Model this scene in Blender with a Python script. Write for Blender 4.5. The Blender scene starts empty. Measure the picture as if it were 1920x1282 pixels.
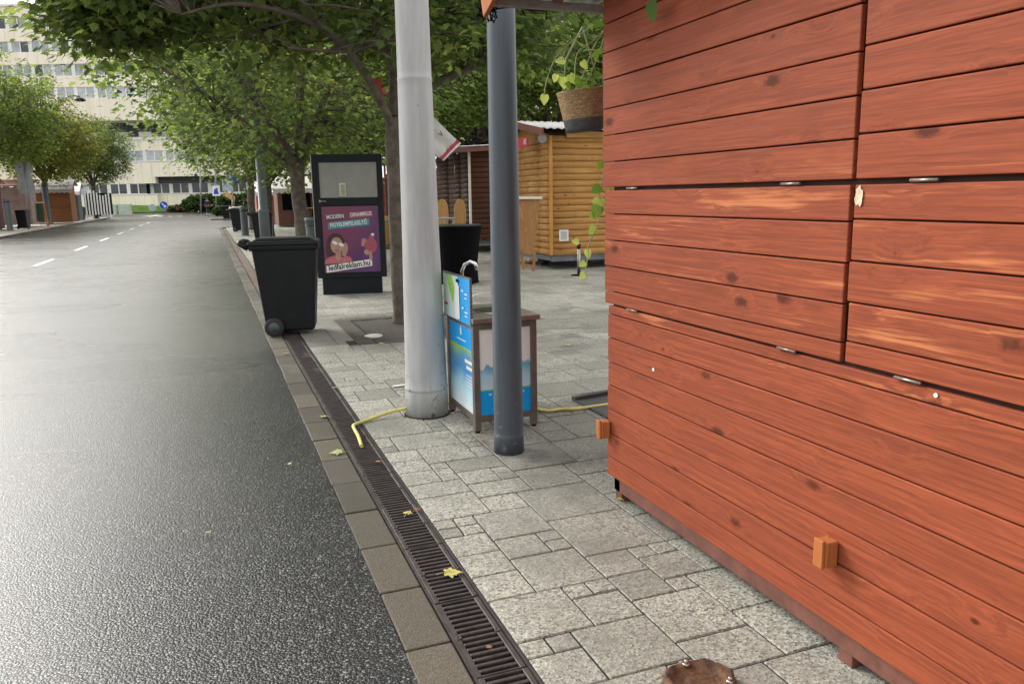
import bpy, math, random
from mathutils import Vector, Matrix, noise
random.seed(11)
sc = bpy.context.scene
COL = sc.collection
R = math.radians

# ------------------------------------------------------------------ camera, sky, sun, exposure
F_PX, EYE = 1480.0, 1.5
CY = Vector(((387-960)/F_PX, -(376-641)/F_PX, -1)).normalized()      # street direction in camera axes
CU = -Vector((168/F_PX, -8251/F_PX, -1)); CU = (CU - CU.dot(CY)*CY).normalized()
CX = CY.cross(CU)
ROT = Matrix((CX, CY, CU))                                           # camera axes -> world (X right, Y along street, Z up)
cam_d = bpy.data.cameras.new('camera'); cam = bpy.data.objects.new('camera', cam_d); COL.objects.link(cam)
cam_d.sensor_width = 36; cam_d.lens = F_PX/1920*36; cam_d.clip_start = .05; cam_d.clip_end = 2000
M = ROT.to_4x4(); M.translation = (0, 0, EYE); cam.matrix_world = M
sc.camera = cam

SUN_EL, SUN_AZ = 33, 328          # azimuth clockwise from +Y: veiled sun ahead of the camera, to the left
w = bpy.data.worlds.new('World'); sc.world = w; w.use_nodes = True
wn = w.node_tree; bg = wn.nodes['Background']
sky = wn.nodes.new('ShaderNodeTexSky'); sky.sky_type = 'NISHITA'; sky.sun_disc = False
sky.sun_elevation = R(SUN_EL); sky.sun_rotation = R(SUN_AZ); sky.dust_density = 7; sky.air_density = 1.2; sky.ozone_density = 1
hs = wn.nodes.new('ShaderNodeHueSaturation'); hs.inputs['Saturation'].default_value = .22
wn.links.new(sky.outputs[0], hs.inputs['Color'])
mx = wn.nodes.new('ShaderNodeMix'); mx.data_type = 'RGBA'; mx.inputs[0].default_value = .5
mx.inputs[7].default_value = (9.5, 9.5, 9.4, 1)                    # even cloud cover
wn.links.new(hs.outputs[0], mx.inputs[6]); wn.links.new(mx.outputs[2], bg.inputs['Color'])
bg.inputs['Strength'].default_value = .12
sd = bpy.data.lights.new('sun', 'SUN'); sun = bpy.data.objects.new('sun', sd); COL.objects.link(sun)
sd.energy = 1.5; sd.angle = R(24); sd.color = (1, .96, .9)
az, el = R(SUN_AZ), R(SUN_EL)
sun.rotation_euler = Vector((math.sin(az)*math.cos(el), math.cos(az)*math.cos(el), math.sin(el))).to_track_quat('Z', 'Y').to_euler()
sc.view_settings.view_transform = 'Standard'; sc.view_settings.look = 'None'
sc.view_settings.exposure = 1.0; sc.view_settings.gamma = 1

def ray(px, py): return ROT @ Vector(((px-960)/F_PX, -(py-641)/F_PX, -1))
EYEV = Vector((0, 0, EYE))
def gr(px, py, z=0): r = ray(px, py); return EYEV + r*((z-EYE)/r.z)
def aty(px, py, y): r = ray(px, py); return EYEV + r*(y/r.y)
def atx(px, py, x): r = ray(px, py); return EYEV + r*(x/r.x)

# ------------------------------------------------------------------ mesh + object helpers
class MB:
    def __init__(s): s.v = []; s.f = []; s.mi = []; s.tn = []; s.sm = []; s.t = 0.0
    def face(s, ids, m=0, sm=False): s.f.append(tuple(ids)); s.mi.append(m); s.tn.append(s.t); s.sm.append(sm)
    def poly(s, pts, m=0, sm=False):
        b = len(s.v); s.v += [tuple(p) for p in pts]; s.face(range(b, b+len(pts)), m, sm)
    def hexa(s, p, m=0):            # 8 points: bottom 4 ccw, top 4 ccw
        b = len(s.v); s.v += [tuple(q) for q in p]
        for q in ((3,2,1,0),(4,5,6,7),(0,1,5,4),(1,2,6,5),(2,3,7,6),(3,0,4,7)): s.face([b+i for i in q], m)
        return s
    def box(s, x0, x1, y0, y1, z0, z1, m=0):
        return s.hexa([(x0,y0,z0),(x1,y0,z0),(x1,y1,z0),(x0,y1,z0),(x0,y0,z1),(x1,y0,z1),(x1,y1,z1),(x0,y1,z1)], m)
    def bar(s, a, b, w, h, m=0, up=(0,0,1)):
        a, b = Vector(a), Vector(b); d = (b-a).normalized(); u = Vector(up)
        if abs(d.dot(u)) > .98: u = Vector((1,0,0))
        x = d.cross(u).normalized()*w/2; y = x.cross(d).normalized()*h/2
        return s.hexa([a-x-y, a+x-y, b+x-y, b-x-y, a-x+y, a+x+y, b+x+y, b-x+y], m)
    def tube(s, pts, rad, n=8, m=0, cap=True, sm=True, wob=0):
        pts = [Vector(p) for p in pts]; k = len(pts)
        if not hasattr(rad, '__len__'): rad = [rad]*k
        d0 = (pts[1]-pts[0]).normalized(); u = Vector((1,0,0)) if abs(d0.x) < .9 else Vector((0,1,0))
        u = (u - u.dot(d0)*d0).normalized(); rings = []
        for i, p in enumerate(pts):
            d = (pts[min(i+1,k-1)]-pts[max(i-1,0)]).normalized()
            u = (u - u.dot(d)*d).normalized(); v = d.cross(u); b = len(s.v); rings.append(b)
            for j in range(n):
                a = 2*math.pi*j/n; r = rad[i]
                if wob: r *= 1 + wob*noise.noise(Vector((math.cos(a)*2, math.sin(a)*2, i*.7+pts[0].x)))
                s.v.append(tuple(p + (u*math.cos(a) + v*math.sin(a))*r))
        for b0, b1 in zip(rings, rings[1:]):
            for j in range(n): s.face((b0+j, b0+(j+1)%n, b1+(j+1)%n, b1+j), m, sm)
        if cap:
            s.face([rings[0]+j for j in reversed(range(n))], m); s.face([rings[-1]+j for j in range(n)], m)
        return s
    def lathe(s, prof, c=(0,0,0), n=24, m=0, sm=True):
        b = len(s.v); c = Vector(c)
        for r, z in prof:
            for j in range(n): a = 2*math.pi*j/n; s.v.append((c.x+r*math.cos(a), c.y+r*math.sin(a), c.z+z))
        for i in range(len(prof)-1):
            for j in range(n): s.face((b+i*n+j, b+i*n+(j+1)%n, b+(i+1)*n+(j+1)%n, b+(i+1)*n+j), m, sm)
        e = b+(len(prof)-1)*n
        s.face([b+j for j in reversed(range(n))], m); s.face([e+j for j in range(n)], m)
        return s
    def prism(s, pts, off, m=0):     # polygon + offset vector
        off = Vector(off); b = len(s.v); k = len(pts)
        s.v += [tuple(Vector(p)) for p in pts] + [tuple(Vector(p)+off) for p in pts]
        s.face(reversed(range(b, b+k)), m); s.face(range(b+k, b+2*k), m)
        for i in range(k): j = (i+1) % k; s.face((b+i, b+j, b+k+j, b+k+i), m)
        return s
    def build(s, name, mats, parent=None, world=False, bev=0, seg=2, weld=False):
        me = bpy.data.meshes.new(name)
        vs = s.v
        if world and parent is not None:
            inv = wmat(parent).inverted(); vs = [tuple(inv @ Vector(p)) for p in vs]
        me.from_pydata(vs, [], s.f)
        if not isinstance(mats, (list, tuple)): mats = [mats]
        for m in mats: me.materials.append(m)
        me.polygons.foreach_set('material_index', s.mi); me.polygons.foreach_set('use_smooth', s.sm)
        at = me.attributes.new('tone', 'FLOAT', 'FACE'); at.data.foreach_set('value', s.tn)
        me.update()
        o = bpy.data.objects.new(name, me); COL.objects.link(o)
        if parent is not None: o.parent = parent
        if bev:
            b = o.modifiers.new('bevel', 'BEVEL'); b.width = bev; b.segments = seg; b.limit_method = 'ANGLE'; b.angle_limit = R(35)
        return o
def wmat(o):
    m = o.matrix_basis.copy(); p = o.parent
    while p is not None: m = p.matrix_basis @ m; p = p.parent
    return m
def tag(o, label, cat, group=None, kind=None):
    if label: o['label'] = label
    if cat: o['category'] = cat
    if group: o['group'] = group
    if kind: o['kind'] = kind
    return o
def thing(name, label, cat, loc=(0,0,0), rz=0, group=None):
    o = bpy.data.objects.new(name, None); COL.objects.link(o); o.empty_display_size = .2
    o.location = loc; o.rotation_euler = (0, 0, rz)
    return tag(o, label, cat, group)
def struct(o, kind='structure'): o['kind'] = kind; return o
def dup(root, loc=None, rz=None, label=None, group=None, scale=None, swap=None):
    def cp(o, par):
        c = o.copy(); COL.objects.link(c); c.parent = par
        if swap and c.type == 'MESH':
            for i, sl in enumerate(c.material_slots):
                if sl.material in swap: sl.link = 'OBJECT'; sl.material = swap[o.data.materials[i]]
        for ch in list(o.children): cp(ch, c)
        return c
    r = cp(root, None)
    if loc is not None: r.location = loc
    if rz is not None: r.rotation_euler = (0, 0, rz)
    if scale is not None: r.scale = (scale,)*3 if not hasattr(scale, '__len__') else scale
    if label: r['label'] = label
    if group: r['group'] = group
    return r
def text(body, size, m, parent, mat4, name='lettering', ext=.0008, bold=0, align='CENTER', shear=0):
    cu = bpy.data.curves.new('t', 'FONT'); cu.body = body; cu.size = size; cu.extrude = ext; cu.offset = bold
    cu.align_x = align; cu.align_y = 'CENTER'; cu.shear = shear; cu.resolution_u = 3
    t = bpy.data.objects.new('t', cu); COL.objects.link(t)
    me = bpy.data.meshes.new_from_object(t.evaluated_get(bpy.context.evaluated_depsgraph_get()))
    bpy.data.objects.remove(t); bpy.data.curves.remove(cu)
    me.transform(mat4); me.materials.clear(); me.materials.append(m); me.name = name
    o = bpy.data.objects.new(name, me); COL.objects.link(o); o.parent = parent
    return o
def basis(x, y, z, o):
    m = Matrix((x, y, z)).transposed().to_4x4(); m.translation = o; return m
def bez(pts, n):
    pts = [Vector(p) for p in pts]; out = []
    for k in range(len(pts)-1):
        p0, p1, p2, p3 = [pts[min(max(k+d, 0), len(pts)-1)] for d in (-1, 0, 1, 2)]
        for i in range(n):
            t = i/n; out.append(.5*((2*p1)+(p2-p0)*t+(2*p0-5*p1+4*p2-p3)*t*t+(3*p1-p0-3*p2+p3)*t**3))
    return out+[pts[-1]]
rnd = random.uniform

# ------------------------------------------------------------------ materials
class G:
    def __init__(s, name):
        s.m = bpy.data.materials.new(name); s.m.use_nodes = True; s.t = s.m.node_tree; s.p = s.t.nodes['Principled BSDF']
        s.out = s.t.nodes['Material Output']
    def set(s, sock, v):
        if isinstance(v, bpy.types.NodeSocket): s.t.links.new(v, sock)
        elif hasattr(v, '__len__') and len(v) == 3 and sock.type == 'RGBA': sock.default_value = (*v, 1)
        else: sock.default_value = v
    def n(s, ty, ins=None, **pr):
        k = s.t.nodes.new('ShaderNode'+ty)
        for a, b in pr.items(): setattr(k, a, b)
        for a, b in (ins or {}).items(): s.set(k.inputs[a], b)
        return k
    def math(s, op, a, b=0.0, c=None, clamp=False):
        d = {0: a, 1: b}
        if c is not None: d[2] = c
        return s.n('Math', d, operation=op, use_clamp=clamp).outputs[0]
    def mix(s, f, a, b, bt='MIX'): return s.n('Mix', {0: f, 6: a, 7: b}, data_type='RGBA', blend_type=bt).outputs[2]
    def noise(s, v, sc_, det=3, ro=.55, dis=0, dim='3D'):
        return s.n('TexNoise', {'Vector': v, 'Scale': sc_, 'Detail': det, 'Roughness': ro, 'Distortion': dis}, noise_dimensions=dim).outputs[0]
    def vor(s, v, sc_, feat='F1', out='Distance', rnd_=1):
        return s.n('TexVoronoi', {'Vector': v, 'Scale': sc_, 'Randomness': rnd_}, feature=feat).outputs[out]
    def sstep(s, x, a, b): return s.n('MapRange', {0: x, 1: a, 2: b, 3: 0, 4: 1}, interpolation_type='SMOOTHSTEP').outputs[0]
    def ramp(s, f, stops):
        r = s.n('ValToRGB', {0: f}); e = r.color_ramp.elements
        while len(e) < len(stops): e.new(.5)
        for el, (p, c) in zip(e, stops): el.position = p; el.color = (*c, 1)
        return r.outputs[0]
    def obj(s): return s.n('TexCoord').outputs['Object']
    def pos(s): return s.n('NewGeometry').outputs['Position']
    def tone(s): return s.n('Attribute', attribute_name='tone').outputs['Fac']
    def sep(s, v): return s.n('SeparateXYZ', {0: v}).outputs
    def comb(s, x, y, z): return s.n('CombineXYZ', {0: x, 1: y, 2: z}).outputs[0]
    def bump(s, h, st=.3, d=.01): s.set(s.p.inputs['Normal'], s.n('Bump', {'Height': h, 'Strength': st, 'Distance': d}).outputs[0])
    def fin(s, col=None, rough=None, metal=None, spec=None):
        if col is not None: s.set(s.p.inputs['Base Color'], col)
        if rough is not None: s.set(s.p.inputs['Roughness'], rough)
        if metal is not None: s.set(s.p.inputs['Metallic'], metal)
        if spec is not None: s.set(s.p.inputs['Specular IOR Level'], spec)
        return s.m

def surf(name, c, rough=.6, metal=0, var=.25, sc_=6, bump=.0, bsc=60, dirt=None, dirt_amt=.5, spec=None):
    """painted / plastic / metal surface with uneven colour, uneven gloss and a little dirt"""
    g = G(name); v = g.obj(); n1 = g.noise(v, sc_, 5); n2 = g.noise(v, sc_*5.3, 4)
    f = g.math('ADD', g.math('MULTIPLY', n1, .65), g.math('MULTIPLY', n2, .35))
    col = g.mix(g.sstep(f, .3, .7), tuple(x*(1-var) for x in c), tuple(min(1, x*(1+var)) for x in c))
    if dirt: col = g.mix(g.math('MULTIPLY', g.sstep(g.noise(v, sc_*1.7, 6, .65), .52, .72), dirt_amt), col, dirt)
    r = g.math('ADD', g.math('MULTIPLY', n2, .25), rough-.12)
    if bump: g.bump(g.noise(v, bsc, 4), bump, .004)
    return g.fin(col, r, metal, spec)

def wood(name, axis, base, dark, worn, worn_amt=.0, knots=.6, fine=70, rough=.55, zone=None, soft=0):
    g = G(name); v = g.obj(); xyz = g.sep(v); t = g.tone(); ax = 'XYZ'.index(axis); a = xyz[ax]; o1, o2 = [xyz[i] for i in range(3) if i != ax]
    ash = g.math('ADD', a, g.math('MULTIPLY', t, 37.0)); os_ = g.math('ADD', o2, g.math('MULTIPLY', t, 5.0))
    warp = g.noise(g.comb(g.math('MULTIPLY', ash, 1.6), g.math('MULTIPLY', o1, 9), g.math('MULTIPLY', os_, 9)), 1, 2)
    kv = g.comb(g.math('MULTIPLY', ash, 4.2), g.math('MULTIPLY', o1, 8.3), g.math('MULTIPLY', os_, 8.3))
    kd = g.n('TexVoronoi', {'Vector': kv, 'Scale': 1.0, 'Randomness': 1.0}, feature='F1')
    gate = g.sstep(g.n('SeparateColor', {0: kd.outputs['Color']}).outputs[0], .32, .38)
    ksz = g.math('ADD', .09, g.math('MULTIPLY', g.n('SeparateColor', {0: kd.outputs['Color']}).outputs[1], .15)); kdd = g.math('ADD', g.math('DIVIDE', kd.outputs['Distance'], ksz), g.math('MULTIPLY', g.math('SUBTRACT', g.noise(v, 70, 3), .5), .7))
    kn = g.math('MULTIPLY', g.math('SUBTRACT', 1, g.sstep(kdd, .35, 1.0)), gate)
    halo = g.math('MULTIPLY', g.math('SUBTRACT', 1, g.sstep(kd.outputs['Distance'], .1, .5)), gate)
    sh = g.math('ADD', g.math('MULTIPLY', warp, .05), g.math('MULTIPLY', halo, .016))
    gv = g.comb(g.math('MULTIPLY', ash, 1.5), g.math('MULTIPLY', g.math('ADD', o1, sh), fine), g.math('MULTIPLY', g.math('ADD', os_, sh), fine))
    gn = g.noise(gv, 1, 4, .6)
    mic = g.noise(g.comb(g.math('MULTIPLY', ash, 5), g.math('MULTIPLY', g.math('ADD', o1, sh), fine*4.2), g.math('MULTIPLY', g.math('ADD', os_, sh), fine*4.2)), 1, 3, .6)
    blot = g.noise(g.comb(g.math('MULTIPLY', ash, 2.2), g.math('MULTIPLY', o1, 6), g.math('MULTIPLY', os_, 6)), 1, 4, .6)
    col = g.mix(g.math('ADD', soft, g.math('MULTIPLY', g.sstep(gn, .32, .68), 1-soft)), dark, base)
    col = g.mix(g.math('MULTIPLY', g.sstep(blot, .48, .72), .55), col, tuple(x*.6 for x in base))
    col = g.mix(g.math('MULTIPLY', g.sstep(mic, .5, .72), .3), col, tuple(min(1, x*1.35+.01) for x in base))
    col = g.mix(g.math('MULTIPLY', g.sstep(mic, .5, .28), .4), col, dark)
    big_ = g.noise(g.comb(g.math('MULTIPLY', ash, .9), g.math('MULTIPLY', o1, 2.2), g.math('MULTIPLY', os_, 2.2)), 1, 5, .65)
    col = g.mix(g.math('MULTIPLY', g.sstep(big_, .5, .7), .45), col, (base[0]*.5, base[1]*.52, base[2]*.6))
    rt = g.n('TexWhiteNoise', {'W': g.math('MULTIPLY', t, 91.7)}, noise_dimensions='1D').outputs[0]
    col = g.mix(g.math('MULTIPLY', rt, .28), col, tuple(x*.62 for x in base))
    if worn_amt:
        wn_ = g.noise(g.comb(g.math('MULTIPLY', ash, 1.1), g.math('MULTIPLY', o1, 13), g.math('MULTIPLY', os_, 13)), 1, 5, .62)
        wv = g.math('ADD', wn_, g.math('MULTIPLY', g.math('SUBTRACT', gn, .5), .35))
        amt = worn_amt
        if zone: amt = g.math('MULTIPLY', worn_amt, g.math('MULTIPLY', g.sstep(xyz[2], zone[0]-.12, zone[0]+.12), g.math('SUBTRACT', 1, g.sstep(xyz[2], zone[1]-.1, zone[1]+.1))))
        col = g.mix(g.math('MULTIPLY', g.sstep(wv, .56, .72), amt), col, worn)
    col = g.mix(g.math('MULTIPLY', kn, knots), col, tuple(x*.28 for x in base))
    g.bump(gn, .3, .003); g.p.inputs['Specular IOR Level'].default_value = .16
    return g.fin(col, g.math('ADD', rough-.1, g.math('MULTIPLY', blot, .25)))

def stone_mat(name, c, speck, sc_=150, var=.18, wet=.5, dark_spots=()):
    """exposed-aggregate concrete: voronoi pebbles of mixed tone, damp patches"""
    g = G(name); v = g.pos(); t = g.tone()
    cell = g.n('SeparateColor', {0: g.n('TexVoronoi', {'Vector': v, 'Scale': sc_}, feature='F1').outputs['Color']}).outputs[0]
    big = g.noise(v, 1.1, 5, .6); mid = g.noise(v, 7, 5, .6)
    peb = g.ramp(cell, [(0, tuple(x*.2 for x in c)), (.3, tuple(x*.74 for x in c)), (.6, c), (1, tuple(min(1, x*1.55) for x in c))])
    col = g.mix(speck, c, peb)
    col = g.mix(g.math('MULTIPLY', t, var*2), col, tuple(x*.42 for x in c))
    damp = g.sstep(big, .46, .66)
    col = g.mix(g.math('MULTIPLY', damp, wet), col, tuple(x*.5 for x in c))
    col = g.mix(g.math('MULTIPLY', g.sstep(mid, .5, .75), .35), col, tuple(x*k for x, k in zip(c, (.62, .58, .5))))
    for px, py, rad, k in dark_spots:  # ragged round spots where the slab colour is darkened at given ground points
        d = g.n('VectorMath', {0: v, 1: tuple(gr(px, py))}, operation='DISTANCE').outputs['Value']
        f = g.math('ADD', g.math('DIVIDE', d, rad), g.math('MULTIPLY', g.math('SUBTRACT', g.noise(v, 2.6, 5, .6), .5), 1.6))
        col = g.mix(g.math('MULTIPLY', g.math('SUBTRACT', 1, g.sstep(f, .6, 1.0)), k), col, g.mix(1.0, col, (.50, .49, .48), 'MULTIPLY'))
    r = g.math('SUBTRACT', .82, g.math('MULTIPLY', damp, .3))
    g.bump(g.vor(v, sc_), .5, .004)
    return g.fin(col, r)

def asphalt_mat():
    g = G('wet_asphalt'); v = g.pos()
    d1 = g.vor(v, 105, 'F1'); cellc = g.n('SeparateColor', {0: g.n('TexVoronoi', {'Vector': v, 'Scale': 105}, feature='F1').outputs['Color']}).outputs[0]
    big = g.noise(v, .35, 2, .5); st = g.noise(g.n('Mapping', {0: v, 3: (.25, 1, 1)}).outputs[0], 1.1, 2, .5)
    col = g.ramp(cellc, [(0, (.003, .0032, .0036)), (.45, (.016, .0165, .017)), (.72, (.05, .05, .05)), (.86, (.10, .10, .098)), (1, (.26, .255, .245))])
    col = g.mix(g.sstep(d1, .35, .62), col, (.002, .002, .002))
    col = g.mix(g.math('MULTIPLY', g.sstep(g.noise(v, 1.7, 6, .7), .5, .75), .5), col, (.012, .012, .012))
    wet = g.math('ADD', g.math('MULTIPLY', big, .5), g.math('MULTIPLY', st, .5))
    rough = g.math('ADD', .24, g.math('MULTIPLY', g.sstep(wet, .3, .75), .14))
    h = g.math('ADD', g.math('ADD', g.math('MULTIPLY', d1, -.7), g.math('MULTIPLY', cellc, .45)), g.math('MULTIPLY', g.noise(v, 210, 3), .5))
    g.bump(h, .7, .006)
    g.set(g.p.inputs['Coat Weight'], .5); g.set(g.p.inputs['Coat Roughness'], .3); g.set(g.p.inputs['Coat IOR'], 1.4)
    return g.fin(col, rough, None, .32)

def leaf_mat(name, stops, trans=.45):
    g = G(name); t = g.tone(); n = g.noise(g.obj(), 1.1, 3)
    f = g.math('ADD', g.math('MULTIPLY', t, .75), g.math('MULTIPLY', g.math('SUBTRACT', n, .38), .9), clamp=True)
    col = g.ramp(f, stops)
    g.fin(col, .6, None, .22)
    tr = g.n('BsdfTranslucent', {'Color': g.mix(.5, col, g.mix(1.0, col, (2.4, 2.2, 1.0), 'MULTIPLY'))})
    mx_ = g.n('MixShader', {0: trans, 1: g.p.outputs[0], 2: tr.outputs[0]})
    g.t.links.new(mx_.outputs[0], g.out.inputs['Surface']); return g.m

def gradient_print(name, axis, stops, rough=.3, nz=0, nsc=8):
    g = G(name); v = g.n('TexCoord').outputs['Generated']; f = g.sep(v)['XYZ'.index(axis)]
    if nz: f = g.math('ADD', f, g.math('MULTIPLY', g.math('SUBTRACT', g.noise(v, nsc, 4), .5), nz))
    return g.fin(g.ramp(f, stops), rough)

m_asph = asphalt_mat()
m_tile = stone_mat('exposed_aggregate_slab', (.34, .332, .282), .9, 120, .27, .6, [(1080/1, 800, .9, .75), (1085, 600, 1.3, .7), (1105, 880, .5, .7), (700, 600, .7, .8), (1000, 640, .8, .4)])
m_kerb = stone_mat('damp_kerb_concrete', (.112, .096, .066), .6, 190, .5, .8)
m_joint = surf('paving_joint', (.018, .016, .012), .9, var=.4, sc_=20, bump=.4)
m_far_pave = stone_mat('far_paving', (.33, .29, .24), .4, 60, .2, .4)
m_iron = surf('rusty_cast_iron', (.05, .04, .037), .55, .3, .4, 14, .3, 120, (.025, .018, .016), .6)
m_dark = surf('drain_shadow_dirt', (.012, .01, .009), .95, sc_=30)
m_grit = surf('drain_grit', (.11, .08, .055), .9, var=.5, sc_=40, bump=.6, bsc=150)
m_soil = surf('tree_pit_soil', (.04, .034, .027), .95, var=.55, sc_=25, bump=1, bsc=60)
m_redwood = wood('red_brown_stained_plank', 'Y', (.35, .085, .037), (.165, .039, .021), (.68, .25, .10), .62, 1.0, 95, .6, (.86, 1.56), .3)
m_redwood_x = wood('red_brown_plank_end', 'X', (.36, .095, .05), (.2, .052, .032), (.7, .28, .12), .3, .7, 75)
m_redframe = surf('brown_painted_frame', (.145, .055, .038), .55, var=.3, sc_=10, bump=.15)
m_orange_block = wood('fresh_orange_wood', 'Z', (.50, .17, .055), (.33, .10, .035), (.8, .45, .2), .3, .5, 90)
m_back = surf('dark_gap', (.045, .016, .011), .9)
m_zinc = surf('hinge_steel', (.30, .25, .22), .4, .8, .35, 20, dirt=(.2, .1, .06))
m_paint_fleck = surf('white_paint_fleck', (.75, .7, .65), .7)
m_polegrey = None
def pole_mat(name, c, dirt, rough, zmax):
    g = G(name); v = g.obj(); z = g.sep(v)[2]
    n = g.noise(v, 3.5, 6, .65); n2 = g.noise(g.n('Mapping', {0: v, 3: (1, 1, .13)}).outputs[0], 14, 5, .6); n3 = g.noise(v, 22, 4, .6)
    col = g.mix(g.sstep(n2, .35, .7), tuple(x*.86 for x in c), tuple(min(1, x*1.1) for x in c))
    col = g.mix(g.math('MULTIPLY', g.sstep(n, .5, .75), .35), col, tuple(x*.7 for x in c))
    low = g.math('SUBTRACT', 1, g.sstep(z, 0, zmax))
    d = g.math('MULTIPLY', g.sstep(g.math('ADD', n3, g.math('MULTIPLY', low, .10)), .68, .76), g.math('ADD', .3, g.math('MULTIPLY', low, .4)))
    col = g.mix(d, col, dirt); g.bump(g.noise(v, 40, 3), .06, .004)
    return g.fin(col, g.math('ADD', rough-.1, g.math('MULTIPLY', n2, .25)))
m_polegrey = pole_mat('grey_painted_steel', (.43, .43, .425), (.05, .036, .028), .5, .9)
m_poledark = pole_mat('anthracite_painted_steel', (.066, .082, .10), (.2, .19, .175), .42, .5)
m_plastic = surf('black_bin_plastic', (.0065, .0075, .0085), .45, var=.3, sc_=4, bump=.05, bsc=200, dirt=(.02, .019, .017), dirt_amt=.35, spec=.25)
m_greyplastic = surf('grey_bin_plastic', (.055, .07, .075), .5, var=.25, sc_=4, dirt=(.1, .095, .09))
m_rubber = surf('tyre_rubber', (.02, .02, .021), .75, var=.3)
m_adframe = surf('anthracite_powder_coat', (.007, .010, .013), .42, var=.2, sc_=3, dirt=(.02, .02, .02), dirt_amt=.3, spec=.25)
m_steel = surf('brushed_stainless', (.36, .33, .30), .34, .85, .15, 10)
m_steeldark = surf('bronze_steel_frame', (.20, .165, .145), .38, .6, .2, 8)
m_chrome = surf('chrome_tap', (.7, .7, .7), .15, 1, .1, 8)
m_white = surf('white_print', (.78, .77, .75), .35, var=.04)
m_cream = surf('cream_panel', (.72, .66, .55), .6, var=.1, sc_=3)
m_blue = surf('cyan_blue_print', (.0, .33, .78), .35, var=.06)
m_signblue = surf('traffic_sign_blue', (.008, .06, .42), .35, var=.08)
m_green = surf('lime_print', (.30, .58, .06), .3, var=.1)
m_black = surf('black_cloth', (.003, .003, .004), .9, var=.3, sc_=3, spec=.12)
m_hose = surf('yellow_hose_rubber', (.62, .56, .17), .45, var=.15, sc_=10, dirt=(.3, .27, .1))
m_mat = surf('black_rubber_mat', (.03, .029, .027), .6, var=.4, sc_=9, bump=.3, dirt=(.1, .085, .065))
m_pine = wood('honey_varnished_pine_log', 'X', (.52, .28, .088), (.37, .17, .045), (.70, .45, .19), .3, .95, 40, .45)
m_pine_y = wood('honey_varnished_pine_log_side', 'Y', (.52, .28, .088), (.37, .17, .045), (.70, .45, .19), .3, .95, 40, .45)
m_pinetrim = wood('honey_pine_trim', 'Z', (.62, .31, .08), (.5, .22, .045), (.75, .45, .15), .2, .5, 50, .4)
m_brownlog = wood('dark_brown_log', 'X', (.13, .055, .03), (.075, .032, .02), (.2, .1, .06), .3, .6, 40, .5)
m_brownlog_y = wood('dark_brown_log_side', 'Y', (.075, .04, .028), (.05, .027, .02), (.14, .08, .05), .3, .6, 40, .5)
m_tablewood = wood('table_top_beech', 'Z', (.58, .34, .13), (.44, .23, .075), (.7, .5, .25), .3, .4, 60, .45)
m_tablewood_x = wood('table_top_beech_flat', 'X', (.58, .34, .13), (.44, .23, .075), (.7, .5, .25), .3, .4, 60, .45)
m_sheet = surf('corrugated_white_sheet', (.46, .445, .43), .45, .1, .12, 3, dirt=(.35, .28, .22))
m_fascia = surf('red_brown_fascia', (.17, .045, .032), .5, var=.2)
m_redwall = wood('red_stall_boards', 'X', (.22, .045, .032), (.15, .03, .024), (.4, .15, .1), .2, .5, 60)
m_maroon = surf('maroon_stall_paint', (.10, .02, .022), .6, var=.25, sc_=2)
m_brownstall = wood('brown_stall_board', 'X', (.27, .115, .045), (.19, .075, .03), (.4, .2, .1), .3, .5, 50)
m_awning = surf('white_awning_cloth', (.74, .73, .70), .8, var=.08, sc_=2)
m_yawning = surf('cream_awning_cloth', (.72, .60, .30), .8, var=.15, sc_=2)
m_redprint = surf('crimson_print', (.45, .03, .06), .5, var=.1)
m_bark = surf('maple_bark', (.105, .085, .065), .9, var=.5, sc_=9, bump=.9, bsc=30, dirt=(.05, .045, .035))
m_leaf = leaf_mat('maple_leaf', [(0, (.036, .062, .026)), (.4, (.105, .155, .055)), (.75, (.22, .28, .085)), (1, (.40, .39, .11))], .62)
m_leaf_bright = leaf_mat('park_leaf', [(0, (.045, .075, .025)), (.4, (.13, .19, .055)), (.8, (.28, .34, .09)), (1, (.46, .47, .14))], .62)
m_leaf_yellow = leaf_mat('turning_leaf', [(0, (.05, .075, .02)), (.35, (.13, .16, .035)), (.75, (.30, .27, .05)), (1, (.46, .30, .07))], .55)
m_leaf_purple = leaf_mat('purple_leaf', [(0, (.012, .009, .011)), (.6, (.028, .018, .02)), (1, (.06, .035, .03))], .25)
m_hedge = leaf_mat('shrub_leaf', [(0, (.02, .045, .014)), (.5, (.05, .10, .025)), (1, (.11, .17, .04))], .3)
m_flower = leaf_mat('bedding_flower', [(0, (.05, .09, .03)), (.55, (.07, .12, .035)), (.75, (.45, .22, .2)), (1, (.6, .3, .3))], .3)
m_pothos = leaf_mat('variegated_houseplant_leaf', [(0, (.07, .16, .03)), (.5, (.22, .36, .06)), (1, (.62, .66, .28))], .4)
m_vine = surf('pale_green_vine', (.30, .33, .14), .6, var=.3, sc_=15)
m_basket = None
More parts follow.
